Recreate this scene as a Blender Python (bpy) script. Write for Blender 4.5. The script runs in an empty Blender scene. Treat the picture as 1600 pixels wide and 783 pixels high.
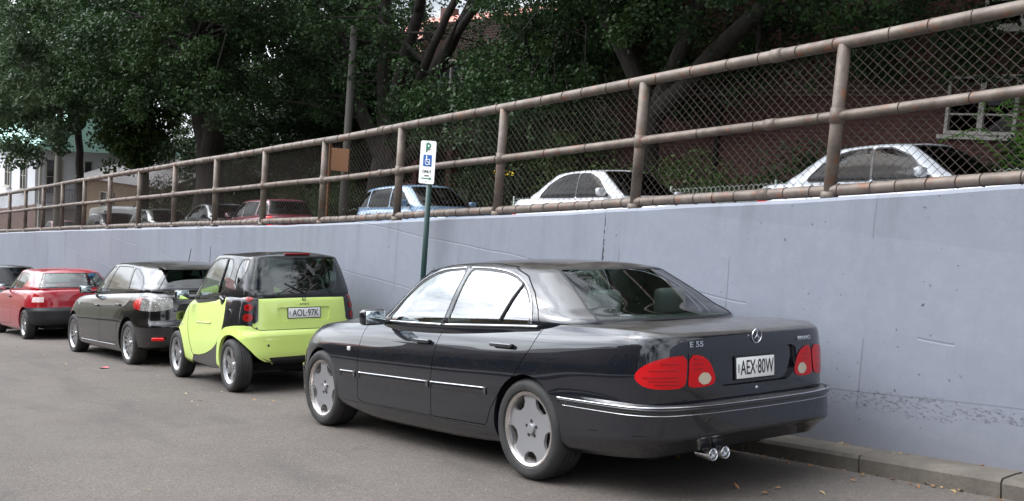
import bpy, bmesh, math, random
import numpy as np
from mathutils import Vector, Matrix
random.seed(7); RNG = np.random.default_rng(11)
SC = bpy.context.scene
COL = SC.collection
R = math.radians
# ---------------------------------------------------------------- camera, sky, sun, exposure
SLOPE = 0.1329                                   # the lower street falls away along +X
CAM_LOC = (-4.9016, 4.9182, 2.0542)
CAM_YAW, CAM_PITCH, CAM_ROLL = -0.65720, -0.09465, 0.07420
cam_d = bpy.data.cameras.new('camera'); cam = bpy.data.objects.new('camera', cam_d); COL.objects.link(cam)
_f = Vector((math.cos(CAM_PITCH)*math.cos(CAM_YAW), math.cos(CAM_PITCH)*math.sin(CAM_YAW), math.sin(CAM_PITCH)))
_r = _f.cross(Vector((0,0,1))).normalized(); _u = _r.cross(_f)
_c, _s = math.cos(CAM_ROLL), math.sin(CAM_ROLL)
_r2 = _c*_r + _s*_u; _u2 = -_s*_r + _c*_u
cam.matrix_world = Matrix.Translation(CAM_LOC) @ Matrix((_r2, _u2, -_f)).transposed().to_4x4()
cam_d.sensor_fit = 'HORIZONTAL'; cam_d.sensor_width = 36.0; cam_d.lens = 36.13
cam_d.clip_start = 0.05; cam_d.clip_end = 3000
SC.camera = cam

SUN_EL, SUN_AZ = R(46), R(42)                    # azimuth measured from +X towards +Y
w = bpy.data.worlds.new('World'); SC.world = w; w.use_nodes = True
nt = w.node_tree; nt.nodes.clear()
wo = nt.nodes.new('ShaderNodeOutputWorld'); bg = nt.nodes.new('ShaderNodeBackground')
sky = nt.nodes.new('ShaderNodeTexSky'); sky.sky_type = 'NISHITA'; sky.sun_disc = False
sky.sun_elevation = SUN_EL; sky.sun_rotation = math.pi/2 - SUN_AZ
sky.air_density = 1.0; sky.dust_density = 2.0; sky.ozone_density = 1.0
tc = nt.nodes.new('ShaderNodeTexCoord'); mp = nt.nodes.new('ShaderNodeMapping'); mp.inputs['Scale'].default_value = (1.4, 1.4, 3.6)
nz = nt.nodes.new('ShaderNodeTexNoise'); nz.inputs['Scale'].default_value = 1.7; nz.inputs['Detail'].default_value = 7; nz.inputs['Roughness'].default_value = .58
rp = nt.nodes.new('ShaderNodeValToRGB'); rp.color_ramp.elements[0].position = .33; rp.color_ramp.elements[1].position = .56
cl = nt.nodes.new('ShaderNodeMix'); cl.data_type = 'RGBA'
cl.inputs[7].default_value = (22, 23, 24.5, 1)
nt.links.new(tc.outputs['Generated'], mp.inputs['Vector']); nt.links.new(mp.outputs['Vector'], nz.inputs['Vector'])
nt.links.new(nz.outputs['Fac'], rp.inputs['Fac']); nt.links.new(rp.outputs['Color'], cl.inputs[0])
nt.links.new(sky.outputs['Color'], cl.inputs[6])
# thin cloud glows broadly round the veiled sun
gd = nt.nodes.new('ShaderNodeVectorMath'); gd.operation = 'DOT_PRODUCT'
gd.inputs[1].default_value = (math.cos(SUN_EL)*math.cos(SUN_AZ), math.cos(SUN_EL)*math.sin(SUN_AZ), math.sin(SUN_EL))
gm = nt.nodes.new('ShaderNodeMath'); gm.operation = 'MAXIMUM'; gm.inputs[1].default_value = 0
gp = nt.nodes.new('ShaderNodeMath'); gp.operation = 'POWER'; gp.inputs[1].default_value = 5
gx = nt.nodes.new('ShaderNodeMath'); gx.operation = 'MULTIPLY_ADD'; gx.inputs[1].default_value = 5.0; gx.inputs[2].default_value = 1.0
gs = nt.nodes.new('ShaderNodeVectorMath'); gs.operation = 'SCALE'
nt.links.new(tc.outputs['Generated'], gd.inputs[0]); nt.links.new(gd.outputs['Value'], gm.inputs[0]); nt.links.new(gm.outputs[0], gp.inputs[0]); nt.links.new(gp.outputs[0], gx.inputs[0])
nt.links.new(cl.outputs[2], gs.inputs[0]); nt.links.new(gx.outputs[0], gs.inputs['Scale']); nt.links.new(gs.outputs[0], bg.inputs['Color'])
bg.inputs['Strength'].default_value = 0.11
nt.links.new(bg.outputs['Background'], wo.inputs['Surface'])
sun_d = bpy.data.lights.new('sun', 'SUN'); sun_d.energy = 0.8; sun_d.angle = R(25); sun_d.color = (1, .96, .9)
sun = bpy.data.objects.new('sun', sun_d); COL.objects.link(sun)
sd = Vector((math.cos(SUN_EL)*math.cos(SUN_AZ), math.cos(SUN_EL)*math.sin(SUN_AZ), math.sin(SUN_EL)))
sun.rotation_euler = sd.to_track_quat('Z', 'Y').to_euler(); sun.location = sd*60
SC.view_settings.view_transform = 'Standard'; SC.view_settings.look = 'None'
SC.view_settings.exposure = -0.55; SC.view_settings.gamma = 1; SC.view_settings.use_curve_mapping = False
SC.render.engine = 'CYCLES'
SC.cycles.max_bounces = 8; SC.cycles.transparent_max_bounces = 16; SC.cycles.use_denoising = True
SC.cycles.sample_clamp_indirect = 6

# ---------------------------------------------------------------- small helpers
CS, SN = math.cos(SLOPE), math.sin(SLOPE)
def L2W(x, y, z):                                # street-local point (z off the sloping road) to world
    return Vector((x*CS + z*SN, y, -x*SN + z*CS))
def up_z(x):                                     # street-local height of the upper street
    return 1.36 + .016*x
WT_X = [-30, -.76, 1.08, 3.1, 6.9, 10.5, 19.6, 26.4, 60]; WT_Z = [1.80, 1.82, 1.83, 1.85, 1.89, 1.97, 2.17, 2.29, 2.85]
def wall_top(x): return float(np.interp(x, WT_X, WT_Z))

def tag(o, label=None, cat=None, group=None, kind=None):
    if label: o['label'] = label
    if cat: o['category'] = cat
    if group: o['group'] = group
    if kind: o['kind'] = kind
    return o
def empty(name, loc=(0,0,0), rot=None, parent=None):
    o = bpy.data.objects.new(name, None); o.empty_display_size = .2; COL.objects.link(o)
    if parent: o.parent = parent
    o.location = loc
    if rot is not None: o.rotation_euler = rot
    return o
def mesh_obj(name, V, F, mats, parent=None, smooth=True, mi=None, normals=None):
    me = bpy.data.meshes.new(name)
    me.from_pydata([tuple(map(float, v)) for v in V], [], F)
    for m in (mats if isinstance(mats, (list, tuple)) else [mats]): me.materials.append(m)
    if mi is not None: me.polygons.foreach_set('material_index', np.array(mi, dtype=np.int32))
    me.polygons.foreach_set('use_smooth', np.full(len(me.polygons), bool(smooth)))
    me.update()
    if normals is not None:
        try: me.normals_split_custom_set_from_vertices([tuple(map(float, n)) for n in normals])
        except Exception: pass
    o = bpy.data.objects.new(name, me); COL.objects.link(o)
    if parent: o.parent = parent
    return o
class MB:
    """collects boxes, tubes and sheets into one mesh"""
    def __init__(s): s.V, s.F, s.MI, s.m = [], [], [], 0
    def add(s, V, F):
        n = len(s.V); s.V += [tuple(v) for v in V]; s.F += [tuple(n+i for i in f) for f in F]; s.MI += [s.m]*len(F); return s
    def box(s, c, d, rot=None):
        hx, hy, hz = d[0]/2, d[1]/2, d[2]/2
        P = [Vector((a*hx, b*hy, e*hz)) for a in (-1,1) for b in (-1,1) for e in (-1,1)]
        if rot is not None:
            M = rot if isinstance(rot, Matrix) else Matrix.Rotation(rot, 3, 'Z'); P = [M@p for p in P]
        P = [p + Vector(c) for p in P]
        return s.add(P, [(0,1,3,2),(4,6,7,5),(0,4,5,1),(2,3,7,6),(0,2,6,4),(1,5,7,3)])
    def quad(s, a, b, c, d): return s.add([a,b,c,d], [(0,1,2,3)])
    def tube(s, pts, rad, n=8, caps=True, close=False):
        pts = [Vector(p) for p in pts]; m = len(pts)
        rr = [float(q) for q in rad] if isinstance(rad, (list, tuple)) else [float(rad)]*m
        V = []; prev = None
        for i, p in enumerate(pts):
            if close: t = pts[(i+1)%m] - pts[i-1]
            else: t = pts[min(i+1,m-1)] - pts[max(i-1,0)]
            if t.length < 1e-9: t = Vector((0,0,1))
            t.normalize()
            if prev is None:
                a = Vector((0,0,1)) if abs(t.z) < .9 else Vector((1,0,0))
                u = t.cross(a).normalized()
            else: u = (prev - t*prev.dot(t)).normalized()
            prev = u; v = t.cross(u)
            for k in range(n):
                an = 2*math.pi*k/n; V.append(p + rr[i]*(math.cos(an)*u + math.sin(an)*v))
        F = []
        for i in range(m if close else m-1):
            j = (i+1) % m
            for k in range(n):
                F.append((i*n+k, i*n+(k+1)%n, j*n+(k+1)%n, j*n+k))
        if caps and not close: F.append(tuple(range(n-1,-1,-1))); F.append(tuple((m-1)*n+k for k in range(n)))
        return s.add(V, F)
    def lathe(s, prof, n=48, c=(0,0,0), axis='Y'):
        # prof: (radius, along axis)
        V = []
        for r, a in prof:
            for k in range(n):
                an = 2*math.pi*k/n
                if axis == 'Y': V.append((c[0]+r*math.cos(an), c[1]+a, c[2]+r*math.sin(an)))
                elif axis == 'Z': V.append((c[0]+r*math.cos(an), c[1]+r*math.sin(an), c[2]+a))
                else: V.append((c[0]+a, c[1]+r*math.cos(an), c[2]+r*math.sin(an)))
        F = [(i*n+k, i*n+(k+1)%n, (i+1)*n+(k+1)%n, (i+1)*n+k) for i in range(len(prof)-1) for k in range(n)]
        return s.add(V, F)
    def prism(s, poly, a, b, plane='XZ'):
        n = len(poly)
        f = {'XZ': lambda p, d: (p[0], d, p[1]), 'YZ': lambda p, d: (d, p[0], p[1]), 'XY': lambda p, d: (p[0], p[1], d)}[plane]
        V = [f(p, a) for p in poly] + [f(p, b) for p in poly]
        F = [tuple(range(n)), tuple(range(2*n-1, n-1, -1))] + [(i, i+n, (i+1)%n+n, (i+1)%n) for i in range(n)]
        return s.add(V, F)
    def build(s, name, mats, parent=None, smooth=False, fix=True):
        o = mesh_obj(name, s.V, s.F, mats, parent, smooth, s.MI if s.m or any(s.MI) else None)
        if fix:
            bm = bmesh.new(); bm.from_mesh(o.data); bmesh.ops.recalc_face_normals(bm, faces=bm.faces); bm.to_mesh(o.data); bm.free()
        return o
def auto(o, ang=35):
    """smooth faces but keep edges sharper than ang"""
    me = o.data; me.polygons.foreach_set('use_smooth', np.ones(len(me.polygons), bool))
    bm = bmesh.new(); bm.from_mesh(me)
    for e in bm.edges:
        e.smooth = not (len(e.link_faces) == 2 and e.calc_face_angle(0) > R(ang))
    bm.to_mesh(me); bm.free(); return o
def rbox(name, c, d, mat, parent=None, bev=.02, seg=3, rot=None):
    o = MB().box((0,0,0), d).build(name, mat, parent)
    bm = bmesh.new(); bm.from_mesh(o.data)
    bmesh.ops.bevel(bm, geom=list(bm.edges), offset=min(bev, min(d)*.49), segments=seg, profile=.5, affect='EDGES')
    bm.to_mesh(o.data); bm.free(); o.data.polygons.foreach_set('use_smooth', np.ones(len(o.data.polygons), bool))
    o.location = c
    if rot is not None: o.rotation_euler = rot
    return o
def text(body, size, mat, parent, loc, rot, sx=1.0, ext=.0008, name='lettering', align='CENTER', bold=0.0):
    cu = bpy.data.curves.new(name, 'FONT'); cu.body = body; cu.size = size; cu.align_x = align; cu.align_y = 'CENTER'
    cu.extrude = ext; cu.offset = bold; cu.materials.append(mat)
    tmp = bpy.data.objects.new(name, cu); me = bpy.data.meshes.new_from_object(tmp); bpy.data.objects.remove(tmp)
    o = bpy.data.objects.new(name, me); COL.objects.link(o); o.parent = parent
    o.location = loc; o.rotation_euler = rot; o.scale = (sx, 1, 1); return o

# ---------------------------------------------------------------- materials
def srgb(r, g, b):
    f = lambda c: (c/255)/12.92 if c/255 <= .04045 else ((c/255+.055)/1.055)**2.4
    return (f(r), f(g), f(b), 1)
def mat(name, col, rough=.5, metal=0.0, coat=0.0, coat_r=.03, spec=.5, emit=None, es=0):
    m = bpy.data.materials.new(name); m.use_nodes = True; b = m.node_tree.nodes['Principled BSDF']
    b.inputs['Base Color'].default_value = (*col[:3], 1); b.inputs['Roughness'].default_value = rough; b.inputs['Metallic'].default_value = metal
    b.inputs['Coat Weight'].default_value = coat; b.inputs['Coat Roughness'].default_value = coat_r; b.inputs['Specular IOR Level'].default_value = spec
    if emit: b.inputs['Emission Color'].default_value = (*emit[:3], 1); b.inputs['Emission Strength'].default_value = es
    return m
class NT:
    """tiny node helper on a material's Principled shader"""
    def __init__(s, m): s.m = m; s.t = m.node_tree; s.b = s.t.nodes['Principled BSDF']; s.c = s.t.nodes.new('ShaderNodeTexCoord')
    def n(s, k, **kw):
        x = s.t.nodes.new(k)
        for a, b in kw.items(): setattr(x, a, b)
        return x
    def l(s, a, b): s.t.links.new(a, b)
    def noise(s, scale, detail=4, rough=.55, sc=None, src='Object'):
        z = s.n('ShaderNodeTexNoise'); z.inputs['Scale'].default_value = scale; z.inputs['Detail'].default_value = detail; z.inputs['Roughness'].default_value = rough
        if sc:
            p = s.n('ShaderNodeMapping'); p.inputs['Scale'].default_value = sc; s.l(s.c.outputs[src], p.inputs['Vector']); s.l(p.outputs['Vector'], z.inputs['Vector'])
        else: s.l(s.c.outputs[src], z.inputs['Vector'])
        return z.outputs['Fac']
    def ramp(s, fac, stops):
        r = s.n('ShaderNodeValToRGB'); e = r.color_ramp.elements
        while len(e) < len(stops): e.new(.5)
        for i, (p, c) in enumerate(stops):
            e[i].position = p; e[i].color = (c, c, c, 1) if isinstance(c, (int, float)) else (*c[:3], 1)
        s.l(fac, r.inputs['Fac']); return r.outputs['Color']
    def mix(s, fac, a, b, mode='MIX'):
        x = s.n('ShaderNodeMix', data_type='RGBA', blend_type=mode)
        for i, v in ((0, fac), (6, a), (7, b)):
            if hasattr(v, 'node'): s.l(v, x.inputs[i])
            elif i == 0: x.inputs[0].default_value = v
            else: x.inputs[i].default_value = (*v[:3], 1)
        return x.outputs[2]
    def math(s, op, a, b=None):
        x = s.n('ShaderNodeMath', operation=op)
        for i, v in enumerate((a, b)):
            if v is None: continue
            if hasattr(v, 'node'): s.l(v, x.inputs[i])
            else: x.inputs[i].default_value = v
        return x.outputs[0]
    def color(s, c): s.l(c, s.b.inputs['Base Color']); return s
    def rough(s, c): s.l(c, s.b.inputs['Roughness']); return s
    def bump(s, h, dist=.01, st=1.0, nrm=None):
        x = s.n('ShaderNodeBump'); x.inputs['Distance'].default_value = dist; x.inputs['Strength'].default_value = st; s.l(h, x.inputs['Height'])
        if nrm is not None: s.l(nrm, x.inputs['Normal'])
        s.l(x.outputs['Normal'], s.b.inputs['Normal']); return x.outputs['Normal']
    def xyz(s, src='Object'):
        x = s.n('ShaderNodeSeparateXYZ'); s.l(s.c.outputs[src], x.inputs[0]); return x.outputs
def paint(name, col, metal=0.0, rough=.35, dust=.25, dustcol=(.2,.18,.155), ior=1.6, cr=.012):
    m = mat(name, col, rough, metal, coat=1.0, coat_r=.02, spec=(.5 if metal else .12)); t = NT(m)
    # dust that settles on upward faces, patchy
    g = t.n('ShaderNodeNewGeometry'); s = t.n('ShaderNodeSeparateXYZ'); t.l(g.outputs['Normal'], s.inputs[0])
    upw = t.ramp(s.outputs[2], [(.75, 0.0), (.98, 1.0)])
    n1 = t.ramp(t.noise(6, 6, .65), [(.3, .35), (.7, 1.0)])
    f = t.math('MULTIPLY', t.math('MULTIPLY', upw, n1), dust)
    n2 = t.math('MULTIPLY', t.ramp(t.noise(3.0, 8, .7), [(.45, 0.0), (.8, 1.0)]), .025)
    f2 = t.math('ADD', f, n2)
    t.color(t.mix(f2, col, dustcol))
    t.b.inputs['Coat IOR'].default_value = ior
    t.l(t.math('SUBTRACT', 1.0, t.math('MULTIPLY', f2, 1.6)), t.b.inputs['Coat Weight'])
    t.l(t.math('ADD', cr, t.math('MULTIPLY', f2, .35)), t.b.inputs['Coat Roughness'])
    return m
def glass(name, tint=(.25,.33,.30), ior=1.6, gl=1.0):
    m = bpy.data.materials.new(name); m.use_nodes = True; t = m.node_tree; t.nodes.clear()
    o = t.nodes.new('ShaderNodeOutputMaterial'); mx = t.nodes.new('ShaderNodeMixShader'); tr = t.nodes.new('ShaderNodeBsdfTransparent')
    g = t.nodes.new('ShaderNodeBsdfGlossy'); fr = t.nodes.new('ShaderNodeFresnel'); fr.inputs['IOR'].default_value = ior
    tr.inputs['Color'].default_value = (*tint, 1); g.inputs['Roughness'].default_value = .01; g.inputs['Color'].default_value = (gl, gl, gl, 1)
    t.links.new(fr.outputs[0], mx.inputs[0]); t.links.new(tr.outputs[0], mx.inputs[1]); t.links.new(g.outputs[0], mx.inputs[2]); t.links.new(mx.outputs[0], o.inputs['Surface'])
    return m
M = {}
M['black_trim'] = mat('black_trim', (.018,.018,.019), .45)
M['gap'] = mat('panel_gap', (.004,.004,.004), .9)
M['under'] = mat('underbody', (.012,.012,.012), .9)
M['well'] = mat('wheel_well', (.015,.015,.016), .85)
M['chrome'] = mat('chrome', (.75,.76,.78), .12, 1.0)
M['satin'] = mat('satin_metal', (.5,.51,.53), .3, 1.0)
M['white'] = mat('white_letters', (.8,.8,.78), .5)
M['ink'] = mat('black_letters', (.015,.015,.015), .5)
M['interior'] = mat('interior_plastic', (.11,.125,.118), .7)
M['seat'] = mat('seat_leather', (.25,.265,.255), .5)
M['glass_up'] = glass('dark_side_glass', (.10,.12,.12), 1.45, .35)
M['lens_red'] = mat('red_lens', (.62,.010,.012), .12, 0, coat=.5, spec=.1)
M['lens_dark'] = mat('dark_red_lens', (.20,.004,.005), .12, 0, coat=.6, spec=.1)
M['lens_clear'] = mat('clear_lens', (.55,.55,.52), .12, 0, coat=1.0)
M['lens_amber'] = mat('amber_lens', (.75,.22,.05), .15, 0, coat=1.0)
M['glass'] = glass('car_glass', (.66,.75,.715), 1.6)
M['glass_side'] = glass('tinted_side_glass', (.50,.58,.56), 3.2)
M['glass_mid'] = glass('side_glass', (.38,.46,.44), 2.2)
def _tyre():
    m = mat('tyre_rubber', (.022,.021,.020), .75); t = NT(m)
    t.color(t.mix(t.ramp(t.noise(9, 5), [(.4, 0.0), (.75, .6)]), (.020,.020,.020), (.055,.05,.045)))
    return m
M['tyre'] = _tyre()
M['rim'] = mat('alloy', (.33,.33,.34), .32, .5)
M['rim_lip'] = mat('alloy_lip', (.62,.58,.55), .25, .9)
M['rim_dark'] = mat('brake_shadow', (.02,.02,.02), .6)
M['disc'] = mat('brake_disc', (.12,.11,.10), .45, .8)
# ---------------------------------------------------------------- car body engine
def pchip(x, Y, xs):
    x = np.asarray(x, float); Y = np.asarray(Y, float); sh = Y.shape; Y = Y.reshape(len(x), -1)
    h = np.diff(x)[:, None]; d = np.diff(Y, axis=0)/h; m = np.zeros_like(Y)
    w1 = 2*h[1:] + h[:-1]; w2 = h[1:] + 2*h[:-1]
    with np.errstate(divide='ignore', invalid='ignore'):
        mm = (w1+w2)/(w1/d[:-1] + w2/d[1:])
    m[1:-1] = np.where(d[:-1]*d[1:] > 0, mm, 0); m[0] = d[0]; m[-1] = d[-1]
    i = np.clip(np.searchsorted(x, xs, side='right')-1, 0, len(x)-2)
    H = (x[i+1]-x[i])[:, None]; t = ((xs-x[i])[:, None])/H
    out = (2*t**3-3*t**2+1)*Y[i] + (t**3-2*t**2+t)*H*m[i] + (-2*t**3+3*t**2)*Y[i+1] + (t**3-t**2)*H*m[i+1]
    return out.reshape((len(xs),)+sh[1:])
def resample(x, Y, xs):
    """cubic Catmull-Rom style interpolation on uneven knots (C1, no flat spots)"""
    x = np.asarray(x, float); Y = np.asarray(Y, float); sh = Y.shape; Y = Y.reshape(len(x), -1)
    h = np.diff(x)[:, None]; d = np.diff(Y, axis=0)/h; m = np.zeros_like(Y)
    m[1:-1] = (d[:-1]*h[1:] + d[1:]*h[:-1])/(h[1:]+h[:-1]); m[0] = d[0]; m[-1] = d[-1]
    i = np.clip(np.searchsorted(x, xs, side='right')-1, 0, len(x)-2)
    H = (x[i+1]-x[i])[:, None]; t = ((xs-x[i])[:, None])/H
    out = (2*t**3-3*t**2+1)*Y[i] + (t**3-2*t**2+t)*H*m[i] + (-2*t**3+3*t**2)*Y[i+1] + (t**3-t**2)*H*m[i+1]
    return out.reshape((len(xs),)+sh[1:])
class Sh: pass
def loft(net, nu=240, nv=40, cap=None, nw=14, smooth=2.0):
    """net[k][j] = (x, y, z), k from rear centre round the +y side to front centre, j from the bottom up.
    cap(x) -> spine height, with x range; closes the top with a crown."""
    net = np.array(net, float); K, J = net.shape[:2]
    mir = net[1:-1][::-1].copy(); mir[:, :, 1] *= -1
    rows = np.concatenate([net, mir]); n = len(rows)
    rows = np.concatenate([rows[-3:], rows, rows[:4]])
    ch = np.linalg.norm(np.diff(rows, axis=0), axis=2).mean(1); u = np.concatenate([[0], np.cumsum(ch)])
    u -= u[3]; Lt = u[3+n]; us = np.linspace(0, Lt, nu, endpoint=False)
    G = pchip(u, rows, us)                                             # nu, J, 3
    if smooth:
        r = int(3*smooth)+1; k = np.exp(-.5*(np.arange(-r, r+1)/smooth)**2); k /= k.sum()
        G = sum(k[i+r]*np.roll(G, -i, axis=0) for i in range(-r, r+1))
    tk = np.concatenate([[0], np.cumsum(np.linalg.norm(np.diff(G, axis=1), axis=2).mean(0))])
    ts = np.linspace(0, tk[-1], nv+1); ts = np.unique(np.concatenate([ts, tk]).round(5))
    ts = ts[np.concatenate([[True], np.diff(ts) > .004])]
    Gt = pchip(tk, G.transpose(1, 0, 2), ts)                            # nt, nu, 3
    W = Gt.transpose(1, 0, 2)                                           # nu, nt, 3
    tt = ts/tk[-1]
    if cap:
        fz, xa, xb = cap
        E = W[:, -1]; S = np.stack([np.clip(E[:, 0], xa, xb), np.zeros(nu), np.zeros(nu)], 1); S[:, 2] = [fz(x) for x in S[:, 0]]
        ws = (np.arange(1, nw+1)/nw)[None, :, None]
        C = E[:, None] + (S-E)[:, None]*ws
        C[:, :, 2] = E[:, None, 2] + (S-E)[:, None, 2]*(1-(1-ws[..., 0])**2)
        W = np.concatenate([W, C], 1); tt = np.concatenate([tt, 1+np.arange(1, nw+1)/nw])
    nt_ = W.shape[1]
    du = np.roll(W, -1, 0)-np.roll(W, 1, 0); dt = np.gradient(W, axis=1)
    N = np.cross(dt, du); ln = np.linalg.norm(N, axis=2, keepdims=True)
    N = np.where(ln > 1e-7, N/np.maximum(ln, 1e-9), np.array([0, 0, 1.0]))
    if cap: N[:, -1] = (N[:, -2]*[1, 0, 1])/np.maximum(np.linalg.norm(N[:, -2]*[1, 0, 1], axis=1, keepdims=True), 1e-9)
    s = Sh(); s.G = W; s.GN = N; s.nu = nu; s.nt = nt_
    mid = W[:, np.searchsorted(tt, .55)]
    arc = np.concatenate([[0], np.cumsum(np.linalg.norm(np.diff(mid, axis=0), axis=1))]); tot = arc[-1] + np.linalg.norm(mid[0]-mid[-1])
    arc = np.where(arc > tot/2, tot-arc, arc)
    s.V = W.reshape(-1, 3); s.N = N.reshape(-1, 3)
    s.A = np.stack([np.repeat(arc, nt_), np.tile(tt, nu)], 1)           # (|arc| from rear centre, level)
    F = []
    for i in range(nu):
        a, b = i*nt_, ((i+1) % nu)*nt_
        for j in range(nt_-1):
            F.append((a+j, a+j+1, b+j+1, b+j))
    s.F = F; s.tt = tt; s.grid_arc = arc
    return s
def cut(s, faces, f):
    """split faces of shell s along f(V, A) = 0: returns (inside f<0, outside)"""
    if not faces: return [], []
    fv = np.where(np.abs(f(s.V, s.A)) < 1e-7, 1e-7, f(s.V, s.A)); neg = (fv < 0).tolist(); fl = fv.tolist()
    ins, out, new, cache, base = [], [], [], {}, len(s.V)
    for fc in faces:
        ng = [neg[i] for i in fc]
        if all(ng): ins.append(fc); continue
        if not any(ng): out.append(fc); continue
        a, b = [], []; m = len(fc)
        for k in range(m):
            i, j = fc[k], fc[(k+1) % m]
            (a if neg[i] else b).append(i)
            if neg[i] != neg[j]:
                key = (i, j) if i < j else (j, i)
                q = cache.get(key)
                if q is None:
                    q = base + len(new); cache[key] = q
                    t = fl[key[0]]/(fl[key[0]]-fl[key[1]]); new.append((key[0], key[1], t))
                a.append(q); b.append(q)
        if len(a) > 2: ins.append(tuple(a))
        if len(b) > 2: out.append(tuple(b))
    if new:
        I = np.array([n[0] for n in new]); Jx = np.array([n[1] for n in new]); T = np.array([n[2] for n in new])[:, None]
        s.V = np.vstack([s.V, s.V[I]*(1-T)+s.V[Jx]*T]); s.A = np.vstack([s.A, s.A[I]*(1-T)+s.A[Jx]*T])
        n_ = s.N[I]*(1-T)+s.N[Jx]*T; s.N = np.vstack([s.N, n_/np.maximum(np.linalg.norm(n_, axis=1, keepdims=True), 1e-9)])
    s.last = np.arange(base, len(s.V))
    return ins, out
def psd(poly, r=0.0, ax=(0, 2)):
    """signed distance to a 2D polygon (negative inside)"""
    P = np.array(poly, float)
    def g(X):
        d = np.full(len(X), 1e9); inside = np.zeros(len(X), bool)
        for i in range(len(P)):
            a, b = P[i], P[(i+1) % len(P)]; e = b-a; wv = X-a
            t = np.clip((wv@e)/max(e@e, 1e-12), 0, 1); d = np.minimum(d, np.linalg.norm(wv-t[:, None]*e, axis=1))
            c = ((a[1] > X[:, 1]) != (b[1] > X[:, 1])); 
            with np.errstate(divide='ignore', invalid='ignore'):
                xx = (b[0]-a[0])*(X[:, 1]-a[1])/(b[1]-a[1]) + a[0]
            inside ^= c & (X[:, 0] < xx)
        return np.where(inside, -d, d) - r
    return g
def smoothpoly(poly, n=2):
    P = [np.array(p, float) for p in poly]
    for _ in range(n):
        Q = []
        for i in range(len(P)):
            a, b = P[i], P[(i+1) % len(P)]
            Q += [a*.75+b*.25, a*.25+b*.75]
        P = Q
    return P
def roundpoly(poly, rad=.03, n=4):
    P = [np.array(p, float) for p in poly]; Q = []
    for i in range(len(P)):
        a, b, c = P[i-1], P[i], P[(i+1) % len(P)]
        u = a-b; v = c-b; lu, lv = np.linalg.norm(u), np.linalg.norm(v); d = min(rad, lu*.45, lv*.45)
        p0, p2 = b+u/lu*d, b+v/lv*d
        for k in range(n+1):
            t = k/n; Q.append((1-t)**2*p0 + 2*t*(1-t)*b + t*t*p2)
    return Q
def side(poly, r=0.0, ymin=.3, rnd=0):
    if rnd: poly = roundpoly(poly, rnd)
    g = psd(poly, r)
    return lambda V, A: np.where(np.abs(V[:, 1]) > ymin, g(V[:, [0, 2]]), 1.0)
def arcz(poly, r=0.0, rnd=0, xmax=None):
    if rnd: poly = roundpoly(poly, rnd)
    g = psd(poly, r)
    return lambda V, A: np.where(A[:, 1] <= 1.02, g(np.stack([A[:, 0], V[:, 2]], 1)), 1.0)
def yz(poly, r=0.0, rnd=0, xr=None):
    if rnd: poly = roundpoly(poly, rnd)
    g = psd(poly, r)
    return lambda V, A: np.where((V[:, 0] > xr[0]) & (V[:, 0] < xr[1]), g(np.stack([np.abs(V[:, 1]), V[:, 2]], 1)), 1.0)
def emit(s, name, groups, parent, off=0.0):
    """groups: [(faces, material, offset)]"""
    V, Nn, F, MI, mats = [], [], [], [], []
    for faces, m, o in groups:
        if not faces: continue
        if m not in mats: mats.append(m)
        idx = np.unique(np.fromiter((i for f in faces for i in f), int)); mp = dict(zip(idx.tolist(), range(len(V), len(V)+len(idx))))
        V += list(s.V[idx] + s.N[idx]*(o+off)); Nn += list(s.N[idx])
        F += [tuple(mp[i] for i in f) for f in faces]; MI += [mats.index(m)]*len(faces)
    if not F: return None
    return mesh_obj(name, V, F, mats, parent, True, MI, normals=Nn)
def lr(s, faces):
    l, r = [], []
    for f in faces: (l if sum(s.V[i][1] for i in f) > 0 else r).append(f)
    return l, r
def level_path(s, zf, cond, off=0.0):
    """points round the shell at height zf(x), for grid columns whose (x, y, arc) meet cond; returns runs of (point, normal)"""
    runs, cur = [], []
    wall = s.tt <= 1.0001; nw = int(wall.sum())
    cols = list(range(s.nu))
    for i in cols + cols[:1]:
        z = s.G[i, :nw, 2]; m = s.G[i, nw//2]
        ok = cond(m[0], m[1], s.grid_arc[i]); p = None
        if ok:
            zt = zf(m[0]); j = np.searchsorted(z, zt)
            if 0 < j < nw:
                t = (zt-z[j-1])/max(z[j]-z[j-1], 1e-9)
                n_ = s.GN[i, j-1]*(1-t)+s.GN[i, j]*t
                p = (s.G[i, j-1]*(1-t)+s.G[i, j]*t + n_*off, n_)
        if p is None:
            if len(cur) > 1: runs.append(cur)
            cur = []
        else: cur.append(p)
    if len(cur) > 1: runs.append(cur)
    if len(runs) > 1 and cond(s.G[0, nw//2][0], s.G[0, nw//2][1], 0) and np.linalg.norm(runs[0][0][0]-runs[-1][-1][0]) < .1:
        runs[0] = runs[-1][:-1] + runs[0]; runs.pop()
    return runs
def strip(runs, h, d, mb):
    """a rounded moulding of height h, depth d along the runs"""
    prof = [(0, -h/2), (d*.8, -h/2*.7), (d, 0), (d*.8, h/2*.7), (0, h/2)]
    for run in runs:
        V = []; m = len(prof)
        for p, n_ in run:
            nh = np.array([n_[0], n_[1], 0]); nh /= max(np.linalg.norm(nh), 1e-6)
            for a, b in prof: V.append(p + nh*a + np.array([0, 0, b]))
        F = [(i*m+k, i*m+k+1, (i+1)*m+k+1, (i+1)*m+k) for i in range(len(run)-1) for k in range(m-1)]
        F += [tuple(range(m)), tuple((len(run)-1)*m+k for k in range(m-1, -1, -1))]
        mb.add(V, F)
    return mb
def surf_y(s, x, z, ny=.3):
    """outer +y of the shell at (x, z)"""
    m = (s.V[:, 1] > .1) & (s.N[:, 1] > ny)
    P = s.V[m]; d = (P[:, 0]-x)**2 + (P[:, 2]-z)**2; k = np.argsort(d)[:5]; wt = 1/(d[k]+1e-6)
    return float((P[k, 1]*wt).sum()/wt.sum())
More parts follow.
